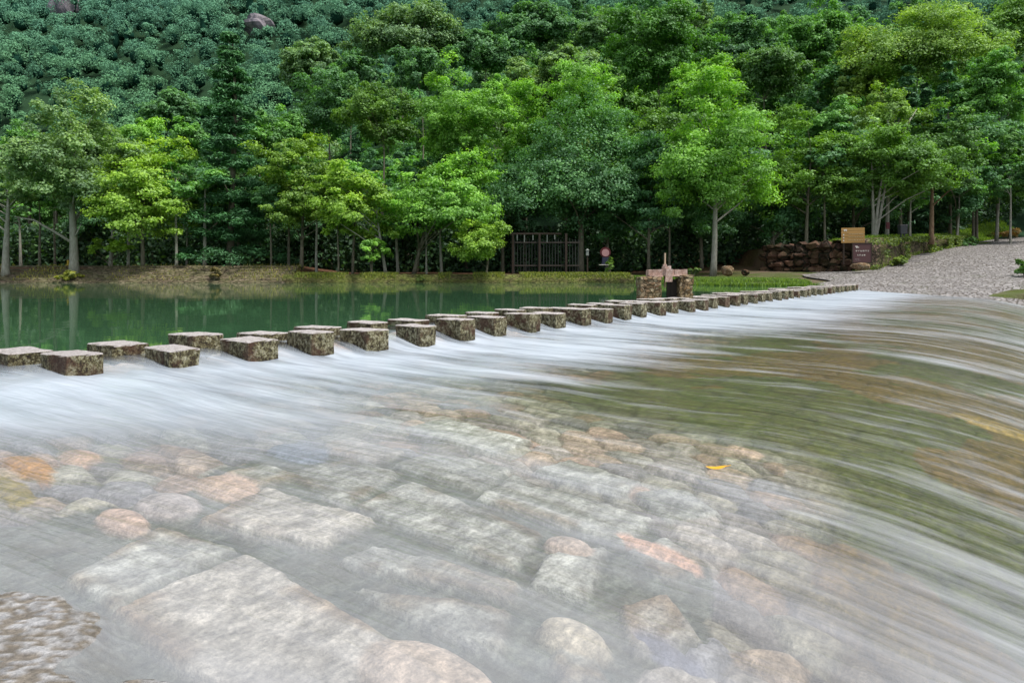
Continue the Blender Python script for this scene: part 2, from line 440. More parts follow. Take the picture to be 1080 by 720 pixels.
# rough shelf of rock breaking the surface at the lower left
rk = 1 - sstep(.6, 1.0, ((U - 3.5) / .66) ** 2 + ((Vv + 1.84) / .60) ** 2 + .7 * (fbm(U * 5, Vv * 5, 81) - .5))
rk = np.maximum(rk, 1 - sstep(.6, 1., ((U - 4.08) / .16) ** 2 + ((Vv + 1.38) / .09) ** 2 + .7 * (fbm(U * 6, Vv * 6, 82) - .5)))
rid = .6 * fbm(U * 16 + Vv * 26, Vv * 60 - U * 48, 83, 4) + .4 * fbm(U * 40, Vv * 46, 84, 3)
Hh = Hh * (1 - rk) + (.002 + .020 * (rid - .5)) * rk
rc = np.where((rid > .47)[..., None], np.array([.26, .258, .26]), np.array([.15, .13, .105])) * (.7 + .6 * rid[..., None])
C = C * (1 - rk[..., None]) + rc * rk[..., None]
Z = W + Hh
Z = np.where(U < -.7, -1.1, Z)
nx, ny = len(us), len(vs)
i = np.arange(nx * ny).reshape(ny, nx)
Fc = np.stack([i[:-1, :-1].ravel(), i[:-1, 1:].ravel(), i[1:, 1:].ravel(), i[1:, :-1].ravel()], 1)
m = NT('bed_stone'); cw = m.coord()
atn = m.n('Attribute', attribute_name='stonecol')
gr = m.noise(cw, 55, 5, .75); gr3 = m.noise(m.coord((1, .35, 1)), 26, 4, .65); gr2 = m.noise(cw, 12, 4, .6)
cc = m.mix(1.0, atn.outputs['Color'], m.ramp(m.math('MULTIPLY_ADD', gr3, .5, m.math('MULTIPLY', gr, .5)), [(.36, .55), (.5, 1.15), (.62, 1.9)]), 'MULTIPLY')
cc = m.mix(m.math('MULTIPLY', m.ramp(gr2, [(.35, 1), (.6, 0)]), .35), cc, (.12, .09, .045))
M_bed = m.done(m.princ(cc, .5, m.bump(m.math('ADD', gr, gr2), .8, .02), .5))
bed = link('stream_bed', np_mesh('stream_bed', np.stack([U.ravel(), Vv.ravel(), Z.ravel()], 1), Fc, M_bed, True,
           colors=np.concatenate([C.reshape(-1, 3), np.ones((C.size // 3, 1))], 1)))
bed.location = LOCAL; bed.rotation_euler = (0, 0, ROT); tag(bed, kind='structure')

# ------------------------------------------------------------------ water
m = NT('flowing_water'); tc = m.n('TexCoord'); o = tc.outputs['Object']
wob = m.n('TexNoise', {'Vector': o, 'Scale': .55, 'Detail': 2}).outputs[1]
wob = m.n('VectorMath', {0: m.n('VectorMath', {0: wob, 1: (.5, .5, .5)}, operation='SUBTRACT').outputs[0], 1: (.0, .45, 0)}, operation='MULTIPLY').outputs[0]
ow = m.n('VectorMath', {0: o, 1: wob}, operation='ADD').outputs[0]
orot = m.n('VectorRotate', {'Vector': ow, 'Angle': R(-11)}, rotation_type='Z_AXIS').outputs[0]
def strk(su, sv, det=3, rough=.6):
    mp = m.n('Mapping', {'Vector': orot}); mp.inputs['Scale'].default_value = (su, sv, 1)
    return m.noise(mp.outputs[0], 1.0, det, rough)
s1 = strk(.38, 2.2, 3); s2 = strk(.8, 6.0, 3); s3 = strk(1.7, 20, 3, .6); s4 = strk(.10, .8, 2)
stre = m.math('ADD', m.math('MULTIPLY', s1, .52), m.math('ADD', m.math('MULTIPLY', s2, .37), m.math('MULTIPLY', s3, .11)))
sx = m.n('SeparateXYZ', {0: o}); uu, vv_ = sx.outputs[0], sx.outputs[1]
# how milky the stream is: white under the stones, thinner further down
lft = m.math('MINIMUM', m.math('MAXIMUM', m.math('MULTIPLY', vv_, -1.0), 0.0), 1.1)
ul_ = m.math('ADD', uu, m.math('MULTIPLY', lft, m.ramp(m.math('MULTIPLY', uu, .5), [(.2, 0), (.9, 1.1)])))
un = m.math('MULTIPLY', m.math('ADD', ul_, 1.0), 1 / 8.0)
base = m.ramp(un, [(0.02, 0.0), (.085, .22), (.135, .60), (.19, .88), (.26, .76), (.36, .64), (.44, .44), (.52, .22), (.62, .22), (.8, .32), (1.0, .5)])
vn = m.math('MULTIPLY', m.math('ADD', vv_, 3.0), 1 / 33.0)
vprof = m.ramp(vn, [(0, 0), (.11, 0), (.135, -.02 + .02), (.150, 0), (.9, 0)])
dip = m.ramp(vn, [(.110, 0), (.145, .18), (.20, .19), (.28, .15), (.5, .10)])
down = m.ramp(un, [(.28, 0), (.46, 1)])
base = m.math('SUBTRACT', base, m.math('MULTIPLY', dip, down))
far = m.ramp(vn, [(.2, 0), (.6, .30), (1, .38)])
base = m.math('ADD', base, m.math('MULTIPLY', far, m.ramp(un, [(.1, .3), (.33, 1), (.48, .8), (.62, .3), (.78, 0)])))
ampl = m.ramp(m.math('MULTIPLY', m.math('ADD', vv_, 3), .1), [(0, .28), (.28, .6), (.38, 1.7), (.5, 2.7), (.8, 3.2)])
fac = m.math('ADD', base, m.math('MULTIPLY', m.math('SUBTRACT', stre, .52), ampl))
fac = m.math('ADD', fac, m.math('MULTIPLY', m.math('SUBTRACT', s4, .5), m.math('MULTIPLY', ampl, .35)))
pat = m.noise(ow, .9, 4, .55)
fac = m.math('ADD', fac, m.math('MULTIPLY', m.math('SUBTRACT', pat, .5), .20))
fac = m.math('MINIMUM', m.math('MAXIMUM', fac, .03), .88)
milk = m.mix(m.ramp(stre, [(.3, 0), (.7, 1)]), (.31, .36, .41), (.52, .58, .65))
milk = m.mix(m.ramp(un, [(.32, 0), (.50, .8)]), milk, m.mix(m.ramp(stre, [(.3, 0), (.7, 1)]), (.27, .28, .295), (.47, .48, .51)))
hgt = m.math('ADD', m.math('MULTIPLY', s1, .5), m.math('ADD', m.math('MULTIPLY', s2, .3), m.math('MULTIPLY', s3, .12)))
rip = m.noise(o, 5.5, 3, .55)
hgt = m.math('ADD', hgt, m.math('MULTIPLY', rip, .10))
nrm = m.bump(hgt, .55, .10)
dif = m.n('BsdfDiffuse', {'Color': milk, 'Normal': m.bump(hgt, m.math('MULTIPLY_ADD', m.ramp(m.math('MULTIPLY', m.math('ADD', vv_, 2), .1), [(0, 0), (.6, 1)]), .35, .14), .12)})
tra = m.n('BsdfTransparent', {'Color': (.86, .87, .82)})
veil = m.n('BsdfDiffuse', {'Color': (.62, .70, .70)})
glo = m.n('BsdfGlossy', {'Color': (1, 1, 1), 'Roughness': .13, 'Normal': nrm})
fre = m.n('Fresnel', {'IOR': 1.33, 'Normal': nrm})
clear = m.n('MixShader', {0: m.math('MINIMUM', fre.outputs[0], .62), 1: tra.outputs[0], 2: glo.outputs[0]})
body = m.n('MixShader', {0: m.math('MULTIPLY', m.math('MINIMUM', fre.outputs[0], .5), .5), 1: dif.outputs[0], 2: glo.outputs[0]})
M_flow = m.done(m.n('MixShader', {0: fac, 1: clear.outputs[0], 2: body.outputs[0]}).outputs[0])
us = spaced([(-.78, .8, .035), (.8, 6.9, .07), (6.9, 16, .4)]); vs = spaced([(-9, 6, .06), (6, 16, .15), (16, 31.2, .35)])
U, Vv = np.meshgrid(us, vs)
Z = water_z(U, Vv)
amp = np.clip(sstep(-.1, .5, U), 0, 1)
Z = Z + amp * (.012 * (fbm(U * .8, Vv * 3.0, 91) - .45) * 2 + .02 * (fbm(U * .35, Vv * 1.1, 92) - .45))
# water piles up between the stones and folds in below them
ph = (Vv / .72) - np.round(Vv / .72)
gap = np.abs(ph) * 2
Z = Z + (sstep(-.5, -.1, U) * (1 - sstep(.3, 1.1, U))) * (.030 * (gap - .45))
i = np.arange(len(us) * len(vs)).reshape(len(vs), len(us))
Fc = np.stack([i[:-1, :-1].ravel(), i[:-1, 1:].ravel(), i[1:, 1:].ravel(), i[1:, :-1].ravel()], 1)
flow = link('flowing_water', np_mesh('flowing_water', np.stack([U.ravel(), Vv.ravel(), Z.ravel()], 1), Fc, M_flow, True))
flow.location = LOCAL; flow.rotation_euler = (0, 0, ROT); tag(flow, kind='structure')

m = NT('pond_water'); cw = m.coord((1, 1, 1))
w1 = m.noise(cw, .9, 3, .5); w2 = m.noise(cw, 4.0, 2, .5)
nrm = m.bump(m.math('ADD', w1, m.math('MULTIPLY', w2, .2)), .035, .10)
dc = m.mix(m.noise(cw, .15, 3), (.034, .092, .046), (.048, .112, .052))
p = m.n('BsdfPrincipled', {'Base Color': dc, 'Roughness': .025, 'IOR': 1.33, 'Normal': nrm, 'Specular IOR Level': .5})
M_pond = m.done(p.outputs[0])
b = MB(); b.add([(-95, -70, -.1), (-.75, -70, -.1), (-.75, 31.5, -.1), (-95, 31.5, -.1)], [(0, 1, 2, 3)])
b.add([(-95, 31.5, -.1), (-3.2, 31.5, -.1), (-20, 120, -.1), (-95, 120, -.1)], [(0, 1, 2, 3)])
pond = b.build('pond', M_pond); pond.location = LOCAL; pond.rotation_euler = (0, 0, ROT); tag(pond, kind='structure')

# ------------------------------------------------------------------ stepping stones
m = NT('stepping_stone'); cw = m.coord(); oi = m.n('ObjectInfo')
sh = m.n('VectorMath', {0: cw, 1: m.n('VectorMath', {0: oi.outputs['Location'], 1: (3.1, 2.3, 1)}, operation='MULTIPLY').outputs[0]}, operation='ADD').outputs[0]
geo = m.n('NewGeometry'); nz = m.n('SeparateXYZ', {0: geo.outputs['Normal']}).outputs[2]
g1 = m.noise(sh, 24, 7, .8); g2 = m.noise(sh, 75, 4, .75); g3 = m.noise(sh, 4, 3)
side = m.ramp(g1, [(.38, (.022, .018, .012)), (.46, (.075, .055, .030)), (.51, (.20, .18, .08)), (.56, (.40, .38, .25)), (.70, (.62, .60, .47))])
rust = m.mix(m.ramp(g3, [(.5, 0), (.62, .8)]), side, (.10, .045, .028))
rust = m.mix(m.ramp(g2, [(.42, .55), (.52, 0)]), rust, (.012, .010, .008))
top = m.ramp(g2, [(.3, (.34, .30, .29)), (.5, (.54, .50, .48)), (.7, (.70, .66, .64))])
top = m.mix(m.ramp(g1, [(.52, 0), (.62, .75)]), top, (.17, .13, .10))
ft = m.ramp(m.math('ADD', nz, m.math('MULTIPLY', m.math('SUBTRACT', g1, .5), .6)), [(.45, 0), (.7, 1)])
zz = m.n('SeparateXYZ', {0: cw}).outputs[2]
wet = m.ramp(m.math('ADD', m.math('MULTIPLY', zz, 4.0), m.math('MULTIPLY_ADD', g3, .5, .75)), [(.0, .55), (.35, 1)])
cc = m.mix(1.0, m.mix(ft, rust, top), wet, 'MULTIPLY')
M_step = m.done(m.princ(cc, .8, m.bump(m.math('ADD', g1, m.math('MULTIPLY', g2, .5)), 1.0, .035), .3))
def step_mesh(seed):
    rr = random.Random(seed); bm = bmesh.new()
    bmesh.ops.create_cube(bm, size=1)
    for v in bm.verts:
        v.co.x *= .475; v.co.y *= .285; v.co.z = 0 if v.co.z > 0 else -.62
        v.co.x += rr.uniform(-.015, .015); v.co.y += rr.uniform(-.013, .013)
        if v.co.z < -.1: v.co.x *= rr.uniform(.90, 1.02); v.co.y *= rr.uniform(.92, 1.04)
    bmesh.ops.bevel(bm, geom=list(bm.edges), offset=.010, segments=1, affect='EDGES')
    bmesh.ops.subdivide_edges(bm, edges=[e for e in bm.edges if e.calc_length() > .07], cuts=5, use_grid_fill=True)
    P = np.array([v.co[:] for v in bm.verts])
    nn = fbm(P[:, 0] * 9 + P[:, 2] * 7 + seed, P[:, 1] * 9 - P[:, 2] * 6 + 3, seed, 4) - .47
    n2 = fbm(P[:, 0] * 26 + P[:, 2] * 17 + seed, P[:, 1] * 26 - P[:, 2] * 21 + 3, seed + 5, 3) - .44
    bm.normal_update()
    for k, v in enumerate(bm.verts):
        q = .034 * nn[k] + .030 * n2[k]
        if v.normal.z > .8: q *= .3
        v.co += v.normal * float(q)
    me = bpy.data.meshes.new('stepping_stone'); bm.to_mesh(me); bm.free()
    me.materials.append(M_step)
    return me
SM = [step_mesh(s) for s in range(9)]
ORD = ['first', 'second', 'third', 'fourth', 'fifth', 'sixth', 'seventh', 'eighth', 'ninth', 'tenth', 'eleventh', 'twelfth']
for i in range(0, 42):
    for rowk in (0, 1):
        ju, jv, jz = random.uniform(-.03, .03), random.uniform(-.03, .03), random.uniform(-.035, .015)
        if i > 0 or rowk: pass
        u0, v0 = (0, .72 * i) if rowk == 0 else (-.61, .72 * i - .16)
        o = link('stepping_stone', SM[random.randrange(9)])
        X, Y = xy(u0 + ju - .05, v0 + jv)
        o.location = (X, Y, jz); o.rotation_euler = (random.uniform(-.012, .012), random.uniform(-.012, .012), ROT + random.uniform(-.05, .05) + (math.pi if random.random() < .5 else 0))
        o.scale = (random.uniform(.94, 1.06), random.uniform(.92, 1.1), 1)
        if rowk == 0:
            if i < 12: lab = f'{ORD[i]} block from the left in the tall mossy front row'
            elif i < 24: lab = 'mossy front row stepping stone in the middle stretch of the crossing before the sluice'
            else: lab = 'small looking front row stepping stone in the far stretch close to the cobbled road'
            grp = 'front row of stepping stones' if i < 12 else ('front row stones in the middle stretch' if i < 24 else 'front row stones in the far stretch')
        else:
            if i < 12: lab = f'{ORD[i]} block from the left in the low back row on the pond side'
            elif i < 24: lab = 'low pond side stepping stone in the middle stretch of the back row before the sluice'
            else: lab = 'low pond side stepping stone in the far stretch of the back row near the road'
            grp = 'back row of stepping stones' if i < 12 else ('back row stones in the middle stretch' if i < 24 else 'back row stones in the far stretch')
        tag(o, lab, 'stepping stone', grp)

# ------------------------------------------------------------------ masonry, rocks
def stone_mat(name, stops, scale=3.0, moss=(.12, .16, .03), mossamt=.5, sq=(1, 1, 1.6), bmp=.08, joint=1.0):
    m = NT(name); cw = m.coord(sq)
    vv = m.n('VectorMath', {0: cw, 1: m.n('VectorMath', {0: m.n('TexNoise', {'Vector': cw, 'Scale': 1.7, 'Detail': 2}).outputs[1], 1: (.3, .3, .3)}, operation='MULTIPLY').outputs[0]}, operation='ADD').outputs[0]
    vo = m.n('TexVoronoi', {'Vector': vv, 'Scale': scale}); ve = m.n('TexVoronoi', {'Vector': vv, 'Scale': scale}, feature='DISTANCE_TO_EDGE')
    ed = m.ramp(ve.outputs['Distance'], [(.015, 0), (.10, 1)])
    idc = m.n('SeparateColor', {0: vo.outputs['Color']}).outputs[0]
    c = m.ramp(idc, stops); g = m.noise(cw, 9, 5, .7)
    c = m.mix(m.math('MULTIPLY', g, .6), c, tuple(x * .45 for x in stops[0][1]))
    c = m.mix(m.math('ADD', m.math('MULTIPLY', ed, joint), 1 - joint), (.02, .018, .012), c)
    c = m.mix(m.ramp(m.noise(cw, 1.3, 5, .7), [(.5 - mossamt * .2, 0), (.62, mossamt)]), c, moss)
    return m.done(m.princ(c, .85, m.bump(m.math('ADD', ed, m.math('MULTIPLY', g, .6)), 1., bmp), .2))
M_bank = stone_mat('bank_stone', [(0, (.11, .085, .055)), (.5, (.20, .155, .105)), (1, (.30, .25, .17))], 3.6, (.13, .15, .05), .5, (1, 1, 4.6), .04, .6)
M_lowbank = stone_mat('mossy_bank', [(0, (.07, .05, .03)), (.5, (.13, .10, .05)), (1, (.20, .16, .08))], 4.4, (.14, .17, .035), .85, (1, 1, 2.2), .06, .7)
M_wall = stone_mat('wall_stone', [(0, (.07, .05, .04)), (.5, (.15, .10, .075)), (1, (.26, .19, .14))], 4.5, (.13, .17, .03), .6, (1, 1, 1.3))
M_rock = stone_mat('red_rock', [(0, (.05, .03, .022)), (.5, (.12, .062, .042)), (1, (.24, .13, .085))], 1.4, (.05, .07, .02), .35, (1, 1, 1), .12)
M_pier = stone_mat('pier_stone', [(0, (.22, .13, .07)), (.5, (.36, .25, .15)), (1, (.50, .42, .30))], 10, (.16, .16, .05), .3, (1, 1, 1.2), .03, .55)

def stepped(name, label, xs_, prof, mat, jit=.03, cat='embankment'):
    """profile [(y offset, z)] swept along x following the shore"""
    V = []; 
    for x in xs_:
        for k, (dy, z) in enumerate(prof):
            V.append((x, float(shore_y(x)) + dy + random.uniform(-jit, jit) + .15 * math.sin(x * .4) * (dy > .3), z + random.uniform(-jit, jit) * .5))
    n, k = len(xs_), len(prof); i = np.arange(n * k).reshape(n, k)
    Fc = np.stack([i[:-1, :-1].ravel(), i[1:, :-1].ravel(), i[1:, 1:].ravel(), i[:-1, 1:].ravel()], 1)
    o = link(name, np_mesh(name, V, Fc, mat, False)); tag(o, label, cat); return o
pf = [(-.25, -.8), (-.2, -.02)]
z = -.02; y = -.2
for k in range(5):
    pf += [(y + .36, z + .02), (y + .40, z + .17)]; z += .17; y += .46
pf += [(y + .3, z + .02), (y + 1.0, z - .12)]
stepped('embankment', 'pale stepped stone embankment below the trees on the left shore', np.arange(-52, -12.2, .3), pf, M_bank, .01)
pf = [(-.22, -.8), (-.15, .02), (-.06, .16), (.05, .20), (.12, .33), (.6, .37), (1.3, .3)]
stepped('shore_wall', 'low mossy stone edging along the middle of the far shore', np.arange(-12.6, 6.4, .22), pf, M_lowbank, .035, 'shore wall')

# rock face and walls beside the road
def rock_pile(name, label, p, q, h, n, mat, seed, depth=.5, cat='rock wall'):
    rr = random.Random(seed); b = MB()
    rows = 4
    for r in range(rows):
        for k in range(n):
            t = (k + .5 * (r % 2) + rr.uniform(-.2, .2)) / n
            x = p[0] + (q[0] - p[0]) * t; y = p[1] + (q[1] - p[1]) * t; zz = p[2] + (q[2] - p[2]) * t
            s = abs(q[0] - p[0] + q[1] - p[1]) / n
            L = math.hypot(q[0] - p[0], q[1] - p[1]) / n
            b.lump((x, y + .12 * r + rr.uniform(-.1, .1), zz + h * (r + .45) / rows + rr.uniform(-.05, .05)), (L * rr.uniform(.5, .8), depth * rr.uniform(.7, 1.), h / rows * rr.uniform(.55, .85)), rr.randrange(9999), 2, .45)
    return tag(b.build(name, mat), label, cat)
rock_pile('rock_wall', 'rough wall of reddish brown boulders left of the signs', (15.6, 41.6, .35), (19.0, 37.6, .35), 1.75, 8, M_rock, 3)
# masonry wall following the left edge of the road
wp = [(18.9, 37.55), (20.6, 38.2), (22.5, 40.0), (24.5, 42.2), (27.2, 44.6), (30, 47.2), (33.5, 50.5)]
V = []; Fc = []; N = 60; K = 6
L = np.linspace(0, len(wp) - 1, N)
for a in L:
    k = min(int(a), len(wp) - 2); t = a - k
    x = wp[k][0] * (1 - t) + wp[k + 1][0] * t; y = wp[k][1] * (1 - t) + wp[k + 1][1] * t
    zb = float(road_z(uv(x, y)[1])) - .2; zt = float(np.interp(x, WX, WT)) + .08 - .25 * max(0, (a - 5.0))
    for j, (o_, f) in enumerate([(0, 0), (.05, .3), (.08, .65), (.1, 1), (1.25, 1.02), (1.3, .3)]):
        V.append((x - o_ * .7 + random.uniform(-.03, .03), y + o_ * .7 + random.uniform(-.03, .03), zb + (zt - zb) * f + random.uniform(-.03, .03)))
i = np.arange(N * K).reshape(N, K)
Fc = np.stack([i[:-1, :-1].ravel(), i[1:, :-1].ravel(), i[1:, 1:].ravel(), i[:-1, 1:].ravel()], 1)
tag(link('masonry_wall', np_mesh('masonry_wall', V, Fc, M_wall)), 'mossy retaining wall of small stones climbing beside the cobbled road', 'wall')

# boulders
def boulder(px, py, D, r, label, mat, seed):
    b = MB(); b.lump((0, 0, r[2] * .4), r, seed, 3, .3); o = b.build('boulder', mat, None, True)
    o.location = (at(px, D), D, zat(py, D)); tag(o, label, 'boulder'); return o
boulder(767, 288, 38, (.32, .3, .3), 'round grey boulder on the grass right of the pale trunk', M_pier, 5)
boulder(786, 289, 38.5, (.22, .22, .18), 'small low boulder in front of the reddish rock wall', M_rock, 6)

# ------------------------------------------------------------------ sluice gate
sl = thing('sluice_gate', 'old stone sluice with two rough piers, a worn beam and a rusty rod', 'sluice', (at(700, 16.2), 16.2, -.1), 0)
def pier(dx, w, d, h, seed):
    rr = random.Random(seed); b = MB(); z = -.7; 
    while z < h - .02:
        hh = min(rr.uniform(.13, .2), h - z)
        b.lump((dx + rr.uniform(-.01, .01), rr.uniform(-.01, .01), z + hh / 2), (w * .55, d * .55, hh * .7), rr.randrange(999), 3, .05)
        b.box((dx + rr.uniform(-.012, .012), rr.uniform(-.012, .012), z + hh / 2), (w * rr.uniform(.96, 1.0), d * rr.uniform(.96, 1.02), hh - .004), Matrix.Rotation(rr.uniform(-.04, .04), 3, 'Z'), .012)
        z += hh
    return b.build('pier', M_pier, sl)
pier(-.36, .50, .55, .56, 1); pier(.47, .30, .55, .60, 2)
m = NT('worn_concrete'); cw = m.coord(); g = m.noise(cw, 7, 6, .75); gg = m.noise(cw, 30, 4, .7)
M_conc = m.done(m.princ(m.mix(m.ramp(gg, [(.4, 0), (.6, 1)]), m.ramp(g, [(.35, (.26, .13, .09)), (.5, (.50, .36, .30)), (.65, (.62, .54, .50))]), (.30, .20, .16)), .85, m.bump(g, .8, .03), .2))
m = NT('rusty_iron'); g = m.noise(m.coord(), 14, 5, .7)
M_rust = m.done(m.princ(m.mix(g, (.30, .20, .12), (.55, .45, .33)), .8, m.bump(g, .5, .01)))
b = MB()
for k in range(9): b.box((-.34 + k * .102, .0, .655 + random.uniform(-.004, .004)), (.100, .30, .145 + random.uniform(-.008, .008)), None, .006)
b.build('beam', M_conc, sl)
b = MB(); b.box((.055, -.02, .70), (.17, .36, .22), None, .015, .8); b.box((.02, -.03, .80), (.07, .1, .1), None, .01); b.box((.08, -.19, .60), (.16, .05, .30), None, .015)
b.build('guide_block', M_conc, sl)
b = MB(); b.tube([(.03, 0, .3), (.028, 0, .8), (.03, 0, 1.12)], [.022, .022, .02], 8); b.build('lifting_rod', M_rust, sl)
b = MB()
m = NT('dark_wood'); g = m.noise(m.coord((6, 6, .8)), 5, 4)
M_dwood = m.done(m.princ(m.mix(g, (.018, .014, .012), (.055, .045, .035)), .8, m.bump(g, .5, .01)))
for k in range(3): b.box((.12 + .09 * k, .05, -.1 + .2), (.085, .04, .78), None, .004)
b.build('gate_board', M_dwood, sl)
b = MB(); b.box((.34, 0, .585), (.34, .42, .04), None, .012); b.box((-.22, 0, .575), (.30, .42, .04), None, .012); b.build('cap_slab', M_conc, sl)

# ------------------------------------------------------------------ signs, fence, bollard
def plain(name, c, r=.6, sp=.3):
    m = NT(name); g = m.noise(m.coord(), 18, 4, .6)
    return m.done(m.princ(m.mix(m.math('MULTIPLY', g, .6), c, tuple(x * .55 for x in c)), r, m.bump(g, .2, .005), sp))
M_ochre = plain('ochre_board', (.42, .24, .075)); M_ochdark = plain('board_seam', (.16, .085, .03))
M_white = plain('pale_paint', (.72, .68, .6)); M_maroon = plain('maroon_board', (.095, .045, .045)); M_fwood = plain('weathered_wood', (.04, .026, .018))
M_yel = plain('yellow_paint', (.55, .38, .04)); M_red = plain('dull_red', (.09, .012, .015)); M_pink = plain('faded_pink', (.42, .22, .22)); M_navy = plain('dark_navy', (.02, .024, .05)); M_gry = plain('dark_grey', (.06, .065, .07))
def glyphs(b, x0, z0, n, w, h, y, rr):
    for k in range(n):
        cx = x0 + (k + .5) * w
        for q in range(4):
            if rr.random() < .5: b.box((cx, y, z0 + rr.uniform(-.4, .4) * h), (w * .72, .006, h * .13))
            else: b.box((cx + rr.uniform(-.3, .3) * w, y, z0), (w * .14, .006, h * .8))
D = 37.0
s1_ = thing('wooden_sign', 'ochre wooden plank notice board with pale lettering on top of the rocks', 'sign', (at(899.5, D), D, zat(256.5, D)), R(-12))
b = MB()
for k in range(5): b.box((0, 0, .095 + k * .165), (1.17, .06, .158), None, .004)
b.build('board', M_ochre, s1_)
b = MB(); b.box((-.45, .05, -.2), (.08, .07, 1.9)); b.box((.45, .05, -.2), (.08, .07, 1.9)); b.build('post', M_fwood, s1_)
rr = random.Random(4); b = MB()
b.box((-.39, -.034, .72), (.16, .006, .05)); b.box((-.34, -.034, .70), (.06, .008, .10)); b.box((-.43, -.034, .68), (.05, .007, .06))
b.build('emblem', M_white, s1_)
for k in (0, 1, 2):
    b = MB(); b.box((-.47, -.034, .46 - k * .16), (.05, .006, .07)); b.build('symbol', M_white, s1_)
b = MB()
for r in range(3): glyphs(b, -.24, .50 - r * .165, 9, .085, .07, -.034, rr)
b.build('lettering', plain('ochre_lettering', (.60, .46, .26)), s1_)
D = 36.4
s2_ = thing('maroon_sign', 'dark maroon notice board with white lettering standing at the foot of the rocks', 'sign', (at(909, D), D, zat(284, D)), R(-10))
b = MB(); b.box((0, 0, .86), (.90, .07, .98), None, .006); b.build('board', M_maroon, s2_)
b = MB(); b.box((0, .0, 1.385), (.94, .10, .06)); b.box((0, 0, .345), (.94, .1, .05)); b.box((-.47, 0, .865), (.05, .1, 1.1)); b.box((.47, 0, .865), (.05, .1, 1.1)); b.build('frame', M_fwood, s2_)
b = MB(); b.lump((-.05, 0, .16), (.50, .25, .22), 8, 2, .25); b.build('stone_base', M_pier, s2_)
b = MB(); glyphs(b, -.33, .98, 6, .115, .09, -.039, rr); glyphs(b, -.25, .76, 4, .105, .09, -.039, rr)
b.box((-.28, -.039, 1.22), (.12, .006, .05)); b.box((-.2, -.039, 1.17), (.10, .006, .04)); b.box((-.27, -.039, 1.16), (.05, .007, .06))
b.build('lettering', M_white, s2_)
b = MB(); glyphs(b, -.38, .55, 5, .05, .035, -.039, rr); glyphs(b, -.38, .48, 6, .05, .035, -.039, rr); b.build('small_print', plain('dim_print', (.38, .33, .32)), s2_)

# slatted fence under the dark trees
D = 40.0; x0, x1 = at(538, D), at(612, D); zb = zat(289, D)
fe = thing('slatted_fence', 'tall dark slatted timber fence under the dark trees behind the pond', 'fence', (x0, D, zb), 0)
b = MB(); b.box(((at(592, D) - x0) / 2, 0, 2.36), (at(592, D) - x0, .10, .09), None, .01); b.build('top_rail', M_fwood, fe)
b = MB(); b.box(((x1 - x0) / 2, .04, .5), (x1 - x0, .05, .08)); b.box(((x1 - x0) / 2, .04, 1.85), (x1 - x0, .05, .08)); b.build('rail', M_dwood, fe)
for px in (541, 569, 597):
    b = MB(); b.box((at(px, D) - x0, -.03, 1.17), (.12, .12, 2.4), None, .01); b.build('post', M_fwood if px < 600 else M_dwood, fe)
b = MB()
xx = .1
while xx < x1 - x0:
    b.box((xx, .09, 1.05), (.05, .03, 2.0 + random.uniform(-.15, .15)), None, .012); xx += .17
s_ = b.build('slats', plain('slat_wood', (.016, .02, .016)), fe)
M_strip = plain('pale_strip', (.16, .18, .16))
for px, ln in ((545.5, .32), (553, .42), (562, .30), (577, .42), (585, .25)):
    b = MB(); b.box((at(px, D) - x0, -.07, 2.28 - ln / 2), (.05, .02, ln), None, .008); b.build('hanging_strip', M_strip, fe)
# lantern post, round sign on a stand
D = 38.9
lp = thing('lamp_post', 'short dark lantern post with a pale head in front of the fence', 'lamp post', (at(619.5, D), D, zat(289, D)))
b = MB(); b.tube([(0, 0, 0), (0, 0, 1.05)], [.05, .04], 8); b.build('pole', M_fwood, lp)
b = MB(); b.box((0, 0, 1.2), (.15, .15, .3), None, .01, .85); b.tube([(0, 0, 1.35), (0, 0, 1.45)], [.12, .01], 6); b.build('lantern_head', plain('lantern_grey', (.22, .24, .22)), lp)
D = 38.7
rs = thing('round_sign', 'round pink and red sign above a dark box with a white ledge by the pond', 'sign', (at(638.5, D), D, zat(290, D)))
b = MB(); b.tube([(0, 0, 0), (0, 0, 1.4)], [.04, .04], 8); b.build('pole', M_gry, rs)
def disc(b, r, y, z, t=.04, n=20): b.tube([(0, y, z), (0, y - t, z)], [r, r], n)
b = MB(); disc(b, .30, 0, 1.28); b.build('rim', M_red, rs)
b = MB(); disc(b, .21, -.045, 1.26, .02); b.build('disc', M_pink, rs)
b = MB(); b.box((0, .03, .80), (.42, .25, .42), None, .01, .85); b.build('box', M_navy, rs)
b = MB(); b.box((-.03, -.04, .58), (.66, .30, .035)); b.build('ledge', M_white, rs)
D = 41
tb = thing('waste_bin', 'dark grey bin raised on a post in the grass above the road wall', 'bin', (at(952, D), D, zat(256, D)))
b = MB(); b.box((-.1, 0, .3), (.07, .07, .62)); b.box((.1, 0, .3), (.07, .07, .62)); b.build('post', M_gry, tb)
b = MB(); b.box((0, 0, .78), (.40, .3, .5), None, .01, 1.08); b.build('body', M_gry, tb)
b = MB(); b.box((0, 0, 1.05), (.46, .36, .05)); b.build('lid', plain('bin_lid', (.16, .15, .16)), tb)
D = 42
rsn = thing('red_marker', 'small dull red marker board on a thin post beside the branching trunk', 'sign', (at(936.5, D), D, zat(256, D)))
b = MB(); b.tube([(0, 0, 0), (0, 0, .85)], [.035, .03], 7); b.build('post', M_barkpale, rsn)
b = MB(); b.box((0, 0, 1.05), (.22, .05, .42), None, .005); b.build('board', plain('marker_red', (.13, .03, .035)), rsn)
D = 40.2
yb = thing('yellow_bollard', 'short yellow bollard beside the big pale trunk on the left shore', 'bollard', (at(72, D), D, zat(281, D)))
b = MB(); b.tube([(0, 0, -.1), (0, 0, .36)], [.075, .07], 10); b.build('post', M_yel, yb)
